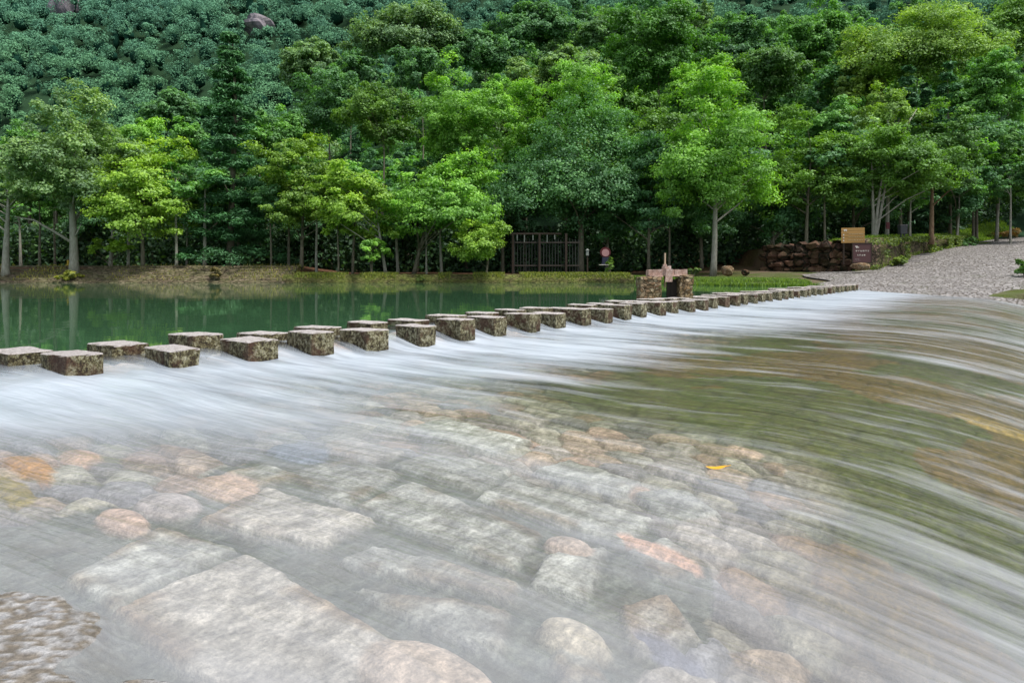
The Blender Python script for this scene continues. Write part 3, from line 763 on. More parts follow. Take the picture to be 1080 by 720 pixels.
b = MB(); b.tube([(0, 0, .36), (0, 0, .42)], [.085, .05], 10); b.build('cap', M_ochdark, yb)

# floating leaf
hD = 1.06 * F / (491 - 284.); X, Y = at(755, hD), hD; u0, v0 = uv(X, Y)
pts = []; n = 14
V = [(0, 0, .004)]
for k in range(n):
    t = 2 * math.pi * k / n; V.append((.055 * math.cos(t), .022 * math.sin(t) * (1 + .3 * math.cos(t)), .002 + .006 * math.cos(2 * t)))
lf = MB(); lf.add(V, [(0, 1 + k, 1 + (k + 1) % n) for k in range(n)]); lf.tube([(.052, 0, .004), (.08, .006, .006)], [.003, .002], 5)
lo = lf.build('fallen_leaf', plain('autumn_leaf', (.75, .38, .02), .5)); lo.location = (X, Y, float(water_z(np.array([u0]), 0)[0]) + .018); lo.rotation_euler = (0, -.08, -.15)
tag(lo, 'single yellow fallen leaf lying on the streaming water', 'leaf')

# ------------------------------------------------------------------ trees
def leaves(P, N, size, rng, aspect=.55):
    n = len(P)
    N = N / np.linalg.norm(N, axis=1, keepdims=True)
    r = rng.normal(size=(n, 3)); T = np.cross(N, r); T /= np.linalg.norm(T, axis=1, keepdims=True); B = np.cross(N, T)
    s = size * rng.uniform(.65, 1.35, n)[:, None]
    V = np.stack([P + T * s * .5, P + B * s * aspect * .5, P - T * s * .5, P - B * s * aspect * .5], 1).reshape(-1, 3)
    return V, np.arange(4 * n).reshape(n, 4)
def crown_mesh(name, rng, rx, rz, cz, ncl, nleaf, size, kind='broad', mat=None, ry=None):
    ry = ry or rx
    ph = rng.uniform(0, 6.28, 6)
    if kind == 'conifer':
        t = rng.uniform(0, 1, ncl) ** .85; a = rng.uniform(0, 6.28, ncl)
        # irregular tiers
        tier = np.round(t * 13) / 13 + rng.normal(0, .012, ncl)
        tier = np.clip(tier, 0, 1); env = (1 - tier) ** .8 * (1 + .25 * np.sin(tier * 41 + ph[0])) + .06
        rad = rx * env * rng.uniform(.35, 1.0, ncl)
        C = np.stack([np.cos(a) * rad, np.sin(a) * rad, cz - rz + 2 * rz * tier - .25 * rad], 1)
        rc = rx * .26 * (.5 + .6 * (1 - tier)) * rng.uniform(.7, 1.3, ncl); fl = .42
    else:
        d = rng.normal(size=(ncl, 3)); d /= np.linalg.norm(d, axis=1, keepdims=True)
        d[:, 2] = np.where(d[:, 2] < -.2, d[:, 2] * .75, d[:, 2])
        az = np.arctan2(d[:, 1], d[:, 0])
        lob = 1 + .17 * np.sin(3 * az + ph[0] + 2 * d[:, 2]) + .13 * np.sin(5 * az + ph[1] - 3 * d[:, 2]) + .10 * np.sin(7 * d[:, 2] + ph[2])
        nbg = int(np.clip(ncl / 7.5, 6, 26)); g = rng.normal(size=(nbg, 3)); g /= np.linalg.norm(g, axis=1, keepdims=True)
        g[:, 2] = np.where(g[:, 2] < -.3, g[:, 2] * .7, g[:, 2])
        gl = 1 + .20 * np.sin(3 * np.arctan2(g[:, 1], g[:, 0]) + ph[0] + 2 * g[:, 2]) + .12 * np.sin(7 * g[:, 2] + ph[2])
        G = g * (gl * rng.uniform(.30, .78, nbg) ** .7)[:, None]
        gr = rng.uniform(.32, .54, nbg) * (1.3 if nbg < 10 else 1.0)
        gi = rng.integers(0, nbg, ncl); d[:, 2] = np.where(d[:, 2] < -.35, -d[:, 2], d[:, 2])
        C = (G[gi] + d * (gr[gi] * rng.uniform(.45, 1.0, ncl))[:, None] * np.array([1, 1, 1.0]))
        C = C * np.array([rx, ry, rz]) + np.array([0, 0, cz])
        rc = rx * .215 * rng.uniform(.7, 1.4, ncl) * (30 / max(ncl, 30)) ** .12; fl = .72
        if kind == 'layer': fl = .50; rc = rc * 1.15; C[:, 2] -= .10 * rz * (np.hypot(C[:, 0], C[:, 1]) / rx) * rng.uniform(0, 2.5, ncl)
        if kind == 'open': rc = rc * .8
    k = np.repeat(np.arange(ncl), nleaf); n = len(k)
    q = rng.normal(size=(n, 3)); q /= np.linalg.norm(q, axis=1, keepdims=True)
    q[:, 2] = np.where(rng.uniform(0, 1, n) < .62, np.abs(q[:, 2]), q[:, 2])
    rad = rng.uniform(.25, 1.08, n) ** .5
    # small scale raggedness: sub clusters
    sub = rng.integers(0, 9, n); sv = rng.normal(size=(ncl, 9, 3)) * .45
    off = q * rad[:, None] * .62 + sv[k, sub] * .62
    P = C[k] + off * (rc[k] * 1.0)[:, None] * np.array([1, 1, fl])
    ctr = np.array([0, 0, cz])
    out = (P - ctr) / np.array([rx, ry, rz])
    N = .35 * out + .60 * q * np.array([1, 1, .8]) + np.array([0, 0, .40]) + rng.normal(size=(n, 3)) * .36
    if kind == 'conifer': N = N * .6 + np.array([0, 0, .2]) - .25 * out
    V, Fc = leaves(P, N, size, rng, .6 if kind != 'conifer' else .3)
    tint = np.clip(.5 * rng.uniform(0, 1, ncl)[k] + .35 * rng.uniform(0, 1, n) + .15 * np.clip((P[:, 2] - cz) / rz * .5 + .5, 0, 1), 0, 1)
    return np_mesh(name, V, Fc, mat or M_leaf, False, tint), C
def trunk_mesh(name, rng, h, r, C, cz, lean=(0, 0), mat=None, nb=14, forks=1, bare=()):
    b = MB()
    topz = h
    for f in range(forks):
        a = rng.uniform(0, 6.28); sp = (0 if forks == 1 else .16 * h)
        pts = []; rad = []
        ns = 9
        for i in range(ns):
            t = i / (ns - 1)
            wx = .025 * h * math.sin(3 * t + a) * t
            pts.append((lean[0] * t * h + math.cos(a + f * 2.3) * sp * t ** .9 * (1.) + wx, lean[1] * t * h + math.sin(a + f * 2.3) * sp * t ** .9 * .6 + wx * .5, -.3 + (topz + .3) * t))
            rad.append(r * (1.25 if i == 0 else 1) * (1 - .85 * t ** 1.1) * (1 if forks == 1 else .72) + .012)
        b.tube(pts, rad, 8)
        if len(C):
            idx = rng.choice(len(C), min(nb // forks, len(C)), replace=False)
            for j in idx:
                c = C[j]; t0 = float(np.clip((c[2] - .55 * math.hypot(c[0], c[1])) / topz, .25, .93))
                k = t0 * (ns - 1); k0 = int(k); ff = k - k0; k1 = min(k0 + 1, ns - 1)
                s = Vector(pts[k0]).lerp(Vector(pts[k1]), ff); r0 = (rad[k0] * (1 - ff) + rad[k1] * ff) * .5
                e = Vector(c); mid = s.lerp(e, .5) + Vector((rng.normal(0, .06), rng.normal(0, .06), .05)) * (e - s).length * .7
                b.tube([s, mid, e], [r0, r0 * .6, .012], 6, False)
    for bp in bare: b.tube(bp[0], bp[1], 6)
    return b.mesh(name, mat or M_bark, True)

def rgb(t, d=1.0): return (t[0] * d, t[1] * d, t[2] * d, 1)
YG = (.20, .37, .035); BG = (.16, .37, .05); MG = (.11, .29, .06); DG = (.055, .17, .06); GG = (.16, .29, .125); TG = (.085, .225, .085)

def front_tree(name, px, by, D, ytop, ybot, wpx, colr, label, cat='tree', kind='broad', bark=None, tr=.10, forks=1, dens=1.0, leaf=.17, tx=None, seed=None, group=None, bare=(), nb=14):
    rng = np.random.default_rng(seed if seed is not None else int(px * 7 + by + D * 13))
    base = Vector((at(tx if tx is not None else px, D), D, zat(by, D)))
    zt = zat(ytop, D) - base.z; zbm = zat(ybot, D) - base.z
    rx = wpx / F * D / 2; rz = (zt - zbm) / 2; cz = (zt + zbm) / 2
    offx = at(px, D) - base.x
    k = 1.0
    ncl = int(np.clip(rx * rz * 22 * dens, 34, 300))
    if kind == 'conifer': ncl = int(ncl * 1.4)
    t = thing(name, label, cat, base, 0, group)
    me, C = crown_mesh('crown', rng, rx, rz, cz, ncl, 155, leaf * .95, kind, M_needle if kind == 'conifer' else M_leaf, min(rx, 3.2))
    c = link('crown', me, t); c.location = (offx, 0, 0); c.color = rgb(colr)
    C2 = C.copy(); C2[:, 0] += offx
    h = zt * (.97 if kind == 'conifer' else .72)
    lean = (offx / max(cz, 1) * .5 if abs(offx) > .2 else 0, 0)
    bb = [([tuple(Vector(p)) for p in q[0]], q[1]) for q in bare]
    tm = trunk_mesh('trunk', rng, h, tr, C2, cz, lean, bark or M_bark, nb, forks, bb)
    link('trunk', tm, t)
    return t
FT = front_tree
FT('pale_tree', 4, 290, 38.5, 165, 258, 62, GG, 'pale trunked tree with a thin grey green crown at the left edge', bark=M_barkpale, tr=.20, kind='open', dens=.55, tx=6)
FT('broad_tree', 78, 287, 38.6, 112, 258, 128, GG, 'broad grey green tree with one thick pale trunk on the left shore', bark=M_barkpale, tr=.24, dens=.9,
   bare=[(((0, 0, 1.6), (-.8, -.3, 2.2), (-1.9, -.5, 2.9), (-3.0, -.5, 3.1)), (.09, .07, .05, .02)), (((0, 0, 1.9), (.3, -.2, 2.2), (.6, -.3, 2.7)), (.06, .04, .015))])
FT('bright_tree', 152, 281, 40, 143, 268, 118, YG, 'yellow green maple like tree between the broad pale tree and the tall conifer', 'tree', bark=M_bark, tr=.11, dens=.9, tx=151, kind='layer')
FT('conifer', 243, 283, 42, 38, 278, 98, DG, 'tallest dark conical evergreen rising above the left shore', 'conifer', kind='conifer', tr=.22, dens=1.2, leaf=.26)
FT('bright_tree', 318, 281, 41, 142, 268, 96, (.14, .27, .028), 'fresh green round tree just right of the tall dark conifer', bark=M_bark, tr=.11, kind='layer')
FT('bright_tree', 388, 285, 39, 166, 262, 92, YG, 'yellow green tree with an airy layered crown left of the pond centre', bark=M_barkpale, tr=.09, tx=407, kind='layer', dens=.8)
FT('broad_tree', 472, 286, 40, 156, 268, 118, BG, 'mid green spreading tree leaning over the bush like small tree', bark=M_bark, tr=.12, tx=436, kind='layer')
FT('small_tree', 512, 289, 38.2, 234, 284, 80, YG, 'small bushy yellow green tree at the left end of the slatted fence', 'small tree', bark=M_bark, tr=.05, forks=3, leaf=.14, dens=1.6)
FT('small_tree', 357, 283, 38.8, 216, 262, 46, YG, 'low bright sapling in front of the fresh green round tree', 'small tree', tr=.05, leaf=.14)
FT('small_tree', 392, 287, 38.3, 248, 286, 34, BG, 'short leafy shrub on the shore under the airy yellow green tree', 'shrub', tr=.04, forks=3, leaf=.13, dens=1.5)
FT('small_tree', 118, 282, 39.6, 252, 278, 34, YG, 'low yellow green shrub under the yellow green maple like tree', 'shrub', tr=.04, leaf=.13)
FT('dark_tree', 612, 286, 43, 112, 272, 158, TG, 'huge dark broadleaf tree overhanging the slatted fence', kind='broad', tr=.22, dens=1.1)
FT('dark_tree', 688, 284, 42, 140, 262, 110, DG, 'dark green layered tree above the old sluice', kind='layer', tr=.10, bark=M_bark, dens=1.2, tx=684)
FT('broad_tree', 762, 287, 39, 92, 262, 150, BG, 'large lit green tree on a straight pale trunk beside the boulder', bark=M_barkpale, tr=.17, kind='layer', tx=752, dens=1.2)
FT('broad_tree', 856, 278, 42, 112, 240, 112, (.11, .25, .03), 'bright green tree above the reddish rock wall', kind='layer', tr=.12, tx=850, dens=1.2)
FT('branching_tree', 932, 257, 41.5, 132, 232, 118, (.10, .235, .03), 'green tree with several forked pale trunks above the wooden sign', bark=M_barkpale, tr=.15, forks=3, tx=921, kind='layer', dens=1.0)
FT('bare_topped_tree', 948, 257, 44, 84, 150, 80, (.15, .29, .035), 'tree with bare white upper branches poking out of its thin crown', bark=M_barkpale, tr=.13, kind='open', dens=.55, tx=935,
   bare=[(((.2, -1.0, 5.6), (-.3, -1.2, 6.8), (-.7, -1.2, 8.0)), (.10, .07, .03)), (((.1, -1.0, 6.2), (.6, -1.1, 7.3), (1.3, -1.1, 8.4)), (.09, .06, .02))])
FT('broad_tree', 988, 253, 44, 118, 228, 82, (.075, .19, .035), 'rounded green tree on a reddish trunk beside the cobbled road', bark=M_barkred, tr=.15, tx=982, kind='layer')
FT('slender_tree', 962, 254, 43, 190, 232, 40, MG, 'thin leaning pale tree between the forked trunks and the reddish trunk', bark=M_barkpale, tr=.07, tx=960)
FT('slender_tree', 1058, 250, 52, 132, 240, 62, (.07, .18, .035), 'airy green tree at the bend of the road near the right edge', bark=M_barkpale, tr=.11, tx=1051, kind='open')
FT('slender_tree', 1084, 249, 50, 150, 226, 50, MG, 'mid green tree cut by the right edge of the picture', bark=M_bark, tr=.10, kind='open')

# second rank: crowns stacked above the first ones
S2 = [(402, 84, 172, 88, (.10, .22, .035), 48, 'broad', 'light green crown behind the airy yellow green tree'),
      (492, 80, 178, 100, BG, 47, 'broad', 'green domed tree behind the mid green spreading tree'),
      (598, 76, 178, 122, BG, 50, 'broad', 'domed tree with a sunlit top behind the huge dark tree'),
      (554, 150, 272, 90, DG, 46, 'broad', 'dark tree filling the gap left of the slatted fence'),
      (690, 118, 200, 92, (.09, .21, .03), 49, 'layer', 'green tree behind the dark layered tree'),
      (345, 64, 160, 84, TG, 52, 'broad', 'dull green tree to the right of the conifer top'),
      (290, 92, 200, 76, MG, 50, 'broad', 'mid green tree filling the side of the tall conifer'),
      (196, 120, 200, 66, MG, 50, 'broad', 'green tree just left of the tall conifer'),
      (150, 128, 190, 74, BG, 52, 'broad', 'lit green tree behind the yellow green maple like tree'),
      (20, 128, 210, 76, MG, 50, 'broad', 'green tree behind the pale trunk at the left edge'),
      (694, 6, 110, 116, (.065, .20, .025), 62, 'broad', 'tall vivid green tree high on the slope above the sluice'),
      (808, 44, 120, 84, (.085, .20, .05), 60, 'broad', 'pale green domed tree on the slope above the straight pale trunk'),
      (776, 20, 96, 78, TG, 68, 'broad', 'dull green crown left of the pale green dome high on the slope'),
      (1030, 120, 210, 96, TG, 54, 'broad', 'dark tree behind the bend of the road'),
      (968, 6, 108, 148, (.19, .34, .075), 62, 'layer', 'wide layered yellow green tree at the top right'),
      (1052, 54, 140, 92, MG, 58, 'layer', 'layered green tree below the top right corner'),
      (905, 44, 132, 60, (.19, .32, .06), 66, 'broad', 'olive green crown left of the wide layered tree'),
      (880, 100, 168, 64, MG, 56, 'broad', 'green crown behind the tree above the rock wall'),
      (640, 190, 276, 96, DG, 44, 'layer', 'low dark tree in front of the slatted fence end'),
      (815, 190, 276, 74, DG, 44, 'broad', 'dark low tree behind the reddish rock wall'),
      (425, 4, 76, 110, (.15, .28, .13), 84, 'broad', 'feathery grey green tree at the top centre left'),
      (444, 44, 108, 72, TG, 66, 'broad', 'grey green tree under the feathery crown at top centre'),
      (530, 110, 160, 60, (.085, .18, .035), 56, 'broad', 'small lit crown between two domed trees'),
      (252, 180, 276, 70, DG, 45, 'broad', 'dark round tree at the foot of the tall conifer'),
      (100, 190, 276, 90, DG, 47, 'broad', 'dark tree in the shade behind the broad pale trunk'),
      (740, 170, 276, 90, TG, 45, 'broad', 'dark green tree behind the straight pale trunk'),
      (440, 170, 276, 80, DG, 46, 'broad', 'dark tree in the shade behind the spreading tree'),
      (340, 180, 276, 80, DG, 47, 'broad', 'dark tree in the shade behind the fresh green round tree'),
      (900, 170, 246, 80, TG, 47, 'broad', 'dark tree in the shade behind the forked trunks'),
      (1010, 170, 240, 80, DG, 50, 'broad', 'dark tree in the shade behind the reddish trunk'),
      (950, 150, 236, 80, TG, 48, 'broad', 'shaded tree behind the forked pale trunks right of the signs'),
      (618, 46, 112, 72, GG, 82, 'broad', 'pale hazy domed tree high above the slatted fence'),
      (572, 60, 120, 66, (.17, .31, .11), 74, 'broad', 'pale green tree above the small lit crown'),
      (512, 30, 92, 74, TG, 86, 'broad', 'blue green domed tree near the top centre'),
      (862, 4, 92, 92, MG, 74, 'broad', 'mid green crown at the top right centre left of the olive crown'),
      (742, 66, 134, 84, BG, 57, 'broad', 'fresh green domed tree under the vivid tall tree'),
      (1064, 0, 78, 100, (.15, .31, .07), 68, 'broad', 'light green crown filling the top right corner'),
      (566, 4, 58, 84, TG, 100, 'broad', 'hazy blue green crown at the top centre'),
      (644, 10, 76, 70, (.13, .27, .11), 92, 'broad', 'hazy crown at the top just left of the vivid tall tree'),
      (330, 40, 110, 66, (.14, .27, .12), 76, 'broad', 'pale dome on the slope right of the conifer tip'),
      (372, 56, 120, 60, TG, 70, 'broad', 'dull green crown between the pale dome and the feathery tree'),
      (186, 92, 150, 60, TG, 66, 'broad', 'dull green crown rising left of the conifer tip'),
      (530, 190, 276, 70, DG, 45, 'broad', 'dark tree in the shade behind the small bushy tree')]
for (px, yt, yb, w, c_, D, kd, lab) in S2:
    X = at(px, D); zb = float(terrain(np.array([X]), np.array([float(D)]))[0])
    by = 284 - (zb - CAMZ) / D * F
    FT('hillside_tree' if D > 50 else 'forest_tree', px, max(by, yb - 5), D, yt, yb, w, c_, lab, kind=kd, tr=.13, dens=.8, leaf=.17 * (D / 45), nb=10)

# instanced forest on the slope
def inst_kind(seed, rx, rz, kind, n, size, h, mat):
    rng = np.random.default_rng(seed)
    cm, C = crown_mesh('crown', rng, rx, rz, h - rz, n, 95, size, kind, mat)
    tm = trunk_mesh('trunk', rng, h * .85, .14, C, h - rz, (0, 0), M_bark, 8)
    return cm, tm
KINDS = [inst_kind(1, 3.0, 3.0, 'broad', 90, .27, 9.0, M_leaf), inst_kind(2, 3.3, 2.6, 'layer', 95, .27, 8.5, M_leaf), inst_kind(3, 2.7, 3.4, 'broad', 90, .27, 9.5, M_leaf),
         inst_kind(4, 3.2, 2.9, 'open', 90, .26, 9.0, M_leaf), inst_kind(5, 2.2, 5.0, 'conifer', 110, .34, 11.5, M_needle), inst_kind(6, 3.4, 3.1, 'broad', 100, .27, 9.0, M_leaf)]
placed = []
def try_place(X, Y, s):
    for (a, b_, r_) in placed:
        if (a - X) ** 2 + (b_ - Y) ** 2 < (r_ + s) ** 2: return False
    placed.append((X, Y, s)); return True
names = ['broadleaf_tree', 'layered_tree', 'broadleaf_tree', 'open_crowned_tree', 'conifer', 'broadleaf_tree']
palette = [(BG, 'bright green'), (MG, 'mid green'), (TG, 'dull green'), (GG, 'grey green'), ((.19, .32, .06), 'olive green'), (DG, 'dark green')]
cnt = 0
rp = random.Random(21)
for tries in range(16000):
    if cnt >= 290: break
    Y = 48 + 74 * (rp.random() ** .8); X = rp.uniform(-.80, .80) * Y
    sc = rp.uniform(.8, 1.25)
    if not try_place(X, Y, 1.75 * sc + (Y - 48) * .010): continue
    z = float(terrain(np.array([X]), np.array([Y]))[0])
    px = 540 + X / Y * F; top = 284 - (z + 9 * sc - CAMZ) / Y * F
    if top < -70: continue
    ki = rp.choices(range(6), [4, 3, 4, 3, 2 if px < 420 else .5, 4])[0]
    fx = px / 1080
    wts = [3 * (fx > .4) + 1, 4, 3, 2.5 if fx < .5 else .8, 2 * (fx > .6) + .4, 2.5]
    ci_ = rp.choices(range(6), wts)[0]
    base_c, cname = palette[ci_]
    if ki == 4: base_c, cname = DG, 'dark'
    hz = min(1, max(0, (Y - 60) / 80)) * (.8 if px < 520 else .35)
    cc = tuple(base_c[k] * (1 - hz) + (.11, .27, .17)[k] * hz for k in range(3))  # distance haze mixed into the crown colour, stronger with depth
    zone = ['far left', 'left', 'middle', 'right', 'far right'][min(4, max(0, int(px / 216)))]
    belt = 'lower' if Y < 66 else ('middle' if Y < 90 else 'upper')
    t = thing(names[ki], f'{cname} {"conical " if ki == 4 else ""}{["round crowned", "layered", "tall crowned", "loose crowned", "evergreen", "wide crowned"][ki]} tree in the {belt} slope forest at {zone}', 'tree', (X, Y, z - .2), rp.uniform(0, 6.28), f'{cname} {ki and names[ki].replace("_", " ") or "round broadleaf tree"}s of the {belt} slope at {zone}', (sc, sc, sc * rp.uniform(.9, 1.15)))
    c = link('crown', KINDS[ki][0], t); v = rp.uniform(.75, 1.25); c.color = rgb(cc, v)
    link('trunk', KINDS[ki][1], t); cnt += 1

# thin trunks in the shade behind the shore
rp = random.Random(5)
rngS = np.random.default_rng(77)
SK = []
for s in range(5):
    cm, C = crown_mesh('crown', rngS, 1.5, 1.2, 4.6, 26, 90, .2, 'layer', M_leaf)
    SK.append((cm, trunk_mesh('trunk', rngS, 4.9, .065 + .012 * s, C, 4.6, (rp.uniform(-.06, .06), 0), [M_bark, M_barkpale][s % 2], 6)))
spots = [22, 42, 58, 116, 135, 186, 197, 216, 286, 304, 334, 372, 420, 450, 466, 870, 1008, 1066, 706]
for px in spots:
    D = rp.uniform(39.9, 43.5) if px < 900 else rp.uniform(47, 52)
    if 530 < px < 800: D = 41.5
    X = at(px, D); z = float(terrain(np.array([X]), np.array([D]))[0]); s = rp.uniform(.8, 1.15)
    q = rp.randrange(5)
    near_ = 'left of the tall conifer' if px < 235 else ('between the conifer and the spreading tree' if px < 480 else ('beside the fence and sluice' if px < 800 else 'behind the road wall'))
    shade = 'brown' if q % 2 == 0 else 'pale'
    t = thing('slender_tree', f'slender {shade} trunk standing in the shade {near_}', 'tree', (X, D, z - .05), rp.uniform(0, 6.28), f'slender {shade} trunks in the shade {near_}', (s, s, s))
    c = link('crown', SK[q][0], t); c.color = rgb(MG if rp.random() < .6 else TG)
    link('trunk', SK[q][1], t)

# undergrowth as one mass, dark wall of leaves behind the trunks
rng = np.random.default_rng(99)
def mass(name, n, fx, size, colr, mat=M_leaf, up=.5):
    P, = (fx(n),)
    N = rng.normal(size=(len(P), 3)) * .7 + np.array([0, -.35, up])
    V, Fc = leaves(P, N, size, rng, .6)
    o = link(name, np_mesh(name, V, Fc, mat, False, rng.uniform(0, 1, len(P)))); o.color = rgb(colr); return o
def f1(n):
    X = rng.uniform(-46, 72, n); Y = rng.uniform(0, 1, n) * 3 + np.interp(X, [-46, 16, 44, 72], [45.5, 45.5, 61, 86])
    z = terrain(X, Y); h = 3.6 * rng.uniform(0, 1, n) * (.6 + .6 * vnoise(X * .5, Y * .2, 3))
    return np.stack([X, Y, z + h], 1)
o = mass('undergrowth', 75000, f1, .32, (.03, .085, .032)); tag(o, 'dark shaded undergrowth between the trunks behind the shore', 'undergrowth', kind='stuff')  # canopy shade put into the dark leaf colour
# grass tufts on the spit and above the wall
def tufts(name, label, n, fx, hgt, colr):
    P = fx(n); a = rng.uniform(0, 6.28, len(P)); w = .02; h = hgt * rng.uniform(.5, 1.3, len(P))
    d = np.stack([np.cos(a), np.sin(a), np.zeros(len(P))], 1)
    ln = rng.normal(size=(len(P), 3)) * .35 * h[:, None]; ln[:, 2] = h
    V = np.stack([P - d * w, P + d * w, P + d * w * .3 + ln, P - d * w * .3 + ln], 1).reshape(-1, 3)
    o = link(name, np_mesh(name, V, np.arange(4 * len(P)).reshape(-1, 4), M_leaf, False, rng.uniform(0, 1, len(P)))); o.color = rgb(colr)
    return tag(o, label, 'grass', kind='stuff')
def f2(n):
    X = rng.uniform(6.3, 13.9, n); Y = shore_y(X) + .05 + rng.uniform(0, 1, n) ** 1.2 * np.interp(X, [6, 9, 12, 15.5], [3.5, 6.5, 6.0, 1.2])
    k = vnoise(X * 1.3, Y * 1.3, 8) > .22; X, Y = X[k], Y[k]
    return np.stack([X, Y, terrain(X, Y)], 1)
tufts('shore_grass', 'bright green grass on the low spit behind the sluice', 30000, f2, .13, (.13, .23, .035))
def f3(n):
    X = rng.uniform(18.9, 44, n); Y = np.interp(X, WX, WY) + .25 + rng.uniform(0, 1, n) ** 1.5 * 3.5
    return np.stack([X, Y, terrain(X, Y) - .02], 1)
tufts('wall_top_grass', 'bright grass growing along the top of the road wall', 30000, f3, .28, (.17, .30, .03))
def f4(n):
    X = rng.uniform(-12, 6.2, n); k = vnoise(X * .8, X * 0, 5) > .35; X = X[k]; Y = shore_y(X) + rng.uniform(-.1, .9, len(X))
    return np.stack([X, Y, np.interp(Y - shore_y(X), [-.1, .1, .6], [.05, .3, .36])], 1)
tufts('bank_grass', 'yellowish grass and moss hanging over the low shore edging', 14000, f4, .12, (.17, .22, .035))
def f5(n):
    X = rng.uniform(-40, -12, n); k = vnoise(X * .6, X * 0, 15) > .6; X = X[k]; Y = shore_y(X) + rng.uniform(.1, 2.6, len(X))
    return np.stack([X, Y, np.interp(Y - shore_y(X), [0, 2.4], [.0, .83])], 1)
tufts('embankment_grass', 'sparse dry grass on the stepped embankment', 6000, f5, .13, (.19, .20, .05))

def f6(n):
    t = rng.uniform(0, 1, n) ** .8; X = 19.2 + t * 16; Y = np.interp(X, [p[0] for p in wp], [p[1] for p in wp]) - .12 + rng.normal(0, .08, n)
    zb = road_z(uv(X, Y)[1]) - .05; zt = np.interp(X, WX, WT) + .1
    h = rng.uniform(0, 1, n); pt = vnoise(X * 1.1, h * 2.2, 12); k = pt > (.62 - .30 * (h > .8) - .22 * (h < .2)); X, Y, zb, zt, h = X[k], Y[k], zb[k], zt[k], h[k]
    return np.stack([X + .12, Y - .12, zb + (zt - zb) * h], 1)
o = mass('wall_creepers', 16000, f6, .13, (.11, .17, .03)); tag(o, 'leafy creepers and moss overgrowing the retaining wall beside the road', 'creeper', kind='stuff')
# low plants
def shrub(name, label, px, py, D, rx, rz, colr, seed, leaf=.11):
    rng2 = np.random.default_rng(seed); t = thing(name, label, 'shrub', (at(px, D), D, zat(py, D)))
    me, C = crown_mesh('foliage', rng2, rx, rz, rz * .9, 30, 90, leaf, 'broad', M_leaf); c = link('foliage', me, t); c.color = rgb(colr)
    b = MB()
    for k in range(7):
        c_ = C[k]; b.tube([(0, 0, -.1), (c_[0] * .4, c_[1] * .4, c_[2] * .5), tuple(c_)], [.02, .014, .006], 5)
    b.build('stem', M_bark, t)
shrub('shrub', 'reddish green shrub on the embankment below the tall conifer', 226, 294, 37.6, .45, .3, (.16, .13, .04), 1)
shrub('shrub', 'low green shrub on the cobbled road edge at the right border', 1081, 291, 31, .55, .38, (.08, .20, .03), 2)
shrub('shrub', 'small green plant beside the round pink sign', 643, 290, 38.0, .28, .45, (.15, .28, .04), 3)
shrub('shrub', 'dark green shrub at the foot of the climbing wall', 1018, 262, 49, .9, .45, (.06, .16, .035), 4)
shrub('shrub', 'reddish yellow shrub at the top of the cobbled road', 1062, 252, 56, 1.1, .5, (.26, .17, .05), 5)
shrub('shrub', 'yellow green plants at the big pale trunk on the left embankment', 74, 295, 37.7, .55, .22, (.22, .26, .03), 6)
shrub('shrub', 'small tuft of weeds on the embankment under the spreading tree', 446, 297, 37.5, .4, .16, (.14, .2, .04), 7)
shrub('shrub', 'moss green clump at the foot of the wall right of the maroon sign', 948, 280, 38.9, .5, .28, (.15, .24, .02), 8)
shrub('shrub', 'pale leafed weed on the grass just right of the sluice', 731, 291, 34, .3, .25, (.10, .17, .05), 9)

# far mountain forest: one mass
pts = []
rp = np.random.default_rng(8)
NF = 16000
Yf = rp.uniform(112, 250, NF * 2); Xf = rp.uniform(-.84, .84, NF * 2) * Yf
# jittered thinning on a grid
cell = {}
for x, y in zip(Xf, Yf):
    k = (int(x // 3.5), int(y // 3.6))
    if k not in cell: cell[k] = (x, y)
NCORE = len(cell)
for q in range(900):
    sgn = 1 if q % 3 else -1; y = rp.uniform(58, 190); x = sgn * rp.uniform(.80, 1.25) * y
    k = ('e', int(x // 4.5), int(y // 4.5))
    if k not in cell: cell[k] = (x, y)
P = np.array(list(cell.values())); EXT = np.arange(len(P)) >= NCORE; Zf = terrain(P[:, 0], P[:, 1])
el = (Zf + 5) / P[:, 1]; keep = el < .50
P, Zf, EXT = P[keep], Zf[keep], EXT[keep]
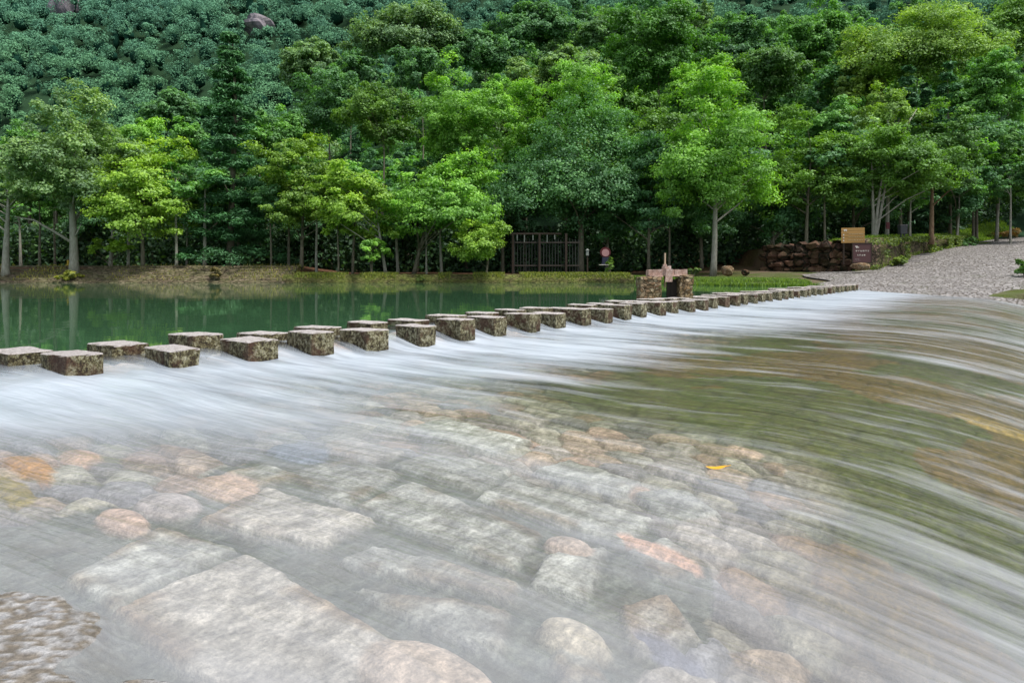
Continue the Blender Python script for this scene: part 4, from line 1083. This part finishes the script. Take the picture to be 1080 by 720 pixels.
# rock outcrops left open
cl = [(64, 4, 225, 20, 20), (272, 20, 200, 22, 12)]
pxs = 540 + P[:, 0] / P[:, 1] * F; pys = 284 - (Zf + 4 - CAMZ) / P[:, 1] * F
print('FAR', len(P)); LV = []; LT = []; CV = []; CF = []
lv_n = 520
ico = ICO[1]
for i in range(len(P)):
    if not EXT[i] and (pys[i] < -30 or pys[i] > (190 if pxs[i] < 420 else 110) or not -60 < pxs[i] < 1140): continue
    big_ = vnoise(np.array([P[i, 0] / 23.0]), np.array([P[i, 1] / 19.0]), 31)[0]
    r = (1.5 + 2.9 * rp.uniform() ** 1.2) * (.75 + .55 * big_); con = rp.uniform() < .10
    rz_ = r * (rp.uniform(.8, 1.25) if not con else 2.1); r = r * (.6 if con else 1)
    cen = np.array([P[i, 0] + rp.uniform(-1.2, 1.2), P[i, 1] + rp.uniform(-1.2, 1.2), Zf[i] + 2.4 + rz_ * .35 + rp.uniform(-1.0, 1.6)])
    ncl = int(rp.integers(6, 13))
    d = rp.normal(size=(ncl, 3)); d /= np.linalg.norm(d, axis=1, keepdims=True)
    d[:, 2] = np.where(d[:, 2] < -.45, -d[:, 2], d[:, 2]); d[:, 1] = np.where(d[:, 1] > .5, -d[:, 1], d[:, 1])
    lr = rp.uniform(.30, .55, ncl) * (.8 if con else 1)
    cc = d * rp.uniform(.35, .72, ncl)[:, None] * np.array([r, r, rz_])
    if con: cc[:, 0:2] *= np.clip(1.1 - (cc[:, 2:3] / rz_ * .5 + .5), .15, 1)
    nl = int(lv_n * (r * rz_ / 9) ** .62); k = rp.integers(0, ncl, nl)
    q = rp.normal(size=(nl, 3)); q[:, 1] -= .45; q /= np.linalg.norm(q, axis=1, keepdims=True); q[:, 2] = np.where(q[:, 2] < -.65, -q[:, 2], q[:, 2])
    pp = cen + cc[k] + q * (lr[k] * r * rp.uniform(.82, 1.08, nl))[:, None] * np.array([1, 1, .85])
    N = q * .9 + np.array([0, 0, .22]) + rp.normal(size=(nl, 3)) * .42
    V, _ = leaves(pp, N, .37, rp, .75); LV.append(V)
    LT.append(np.clip(.62 * (.55 * rp.uniform() + .45 * big_ * 1.3) + .14 * rp.uniform(0, 1, ncl)[k] + .20 * rp.uniform(0, 1, nl), 0, 1))
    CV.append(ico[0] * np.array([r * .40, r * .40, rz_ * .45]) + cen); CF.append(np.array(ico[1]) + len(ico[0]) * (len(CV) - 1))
V = np.concatenate(LV); T_ = np.concatenate(LT)
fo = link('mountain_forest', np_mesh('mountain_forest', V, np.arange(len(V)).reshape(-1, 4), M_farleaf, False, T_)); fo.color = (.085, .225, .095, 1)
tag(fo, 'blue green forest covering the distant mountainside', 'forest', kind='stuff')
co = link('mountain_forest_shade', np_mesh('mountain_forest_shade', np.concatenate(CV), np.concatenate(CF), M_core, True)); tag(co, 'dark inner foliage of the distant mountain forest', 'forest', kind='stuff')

# cliffs showing through the forest
m = NT('cliff'); g = m.noise(m.coord((1, 1, .4)), .5, 6, .65)
M_cliff = m.done(m.princ(m.ramp(g, [(.35, (.10, .10, .12)), (.5, (.20, .18, .20)), (.7, (.30, .27, .28))]), .9, m.bump(g, 1., .8), .1))
for (px, py, w, h, lab, sd) in ((66, 2, 9, 8, 'purplish bare cliff patch at the top left of the mountain', 3), (272, 20, 7, 5, 'small bare cliff patch above the tall conifer', 4)):
    # find depth where the slope meets this line of sight
    for D in np.arange(110, 250, 1.0):
        if terrain(np.array([at(px, D)]), np.array([D]))[0] + 6 > zat(py, D): break
    b = MB(); b.lump((0, 0, 0), (w / 2, 2.5, h / 2), sd, 3, .3); o = b.build('cliff', M_cliff); o.location = (at(px, D), D + .4, zat(py, D) - 1.5); tag(o, lab, 'cliff')

# ------------------------------------------------------------------ light, camera
w = bpy.data.worlds.new('World'); scene.world = w; w.use_nodes = True
nt = w.node_tree; bg = nt.nodes['Background']
sky = nt.nodes.new('ShaderNodeTexSky'); sky.sky_type = 'NISHITA'; sky.sun_disc = False
SAZ = math.atan2(.85, -.45); SEL = R(62)        # clockwise from +Y
sky.sun_elevation = SEL; sky.sun_rotation = SAZ; sky.air_density = 1.0; sky.dust_density = 3.0; sky.ozone_density = 1.0
mx = nt.nodes.new('ShaderNodeMix'); mx.data_type = 'RGBA'; mx.inputs[0].default_value = .45
nt.links.new(sky.outputs[0], mx.inputs[6]); mx.inputs[7].default_value = (9.0, 9.3, 9.6, 1)
nt.links.new(mx.outputs[2], bg.inputs[0]); bg.inputs[1].default_value = .15
sd = bpy.data.lights.new('sun', 'SUN'); sd.energy = 4.6; sd.angle = R(9); sd.color = (1, .96, .91)
so = bpy.data.objects.new('sun', sd); col.objects.link(so)
dirv = Vector((math.sin(SAZ) * math.cos(SEL), math.cos(SAZ) * math.cos(SEL), math.sin(SEL)))
so.rotation_euler = dirv.to_track_quat('Z', 'Y').to_euler()
cam = bpy.data.cameras.new('camera'); co_ = bpy.data.objects.new('camera', cam); col.objects.link(co_)
co_.location = (0, 0, CAMZ); co_.rotation_euler = (R(90), 0, 0)
cam.sensor_width = 36; cam.lens = 24; cam.shift_y = -76 / 1080; cam.clip_end = 5000; cam.clip_start = .05
scene.camera = co_
scene.view_settings.view_transform = 'Standard'; scene.view_settings.look = 'None'; scene.view_settings.exposure = 0
scene.cycles.max_bounces = 6; scene.cycles.diffuse_bounces = 2; scene.cycles.glossy_bounces = 3; scene.cycles.transparent_max_bounces = 8
scene.cycles.transmission_bounces = 3; scene.cycles.caustics_reflective = False; scene.cycles.caustics_refractive = False
scene.cycles.use_denoising = True
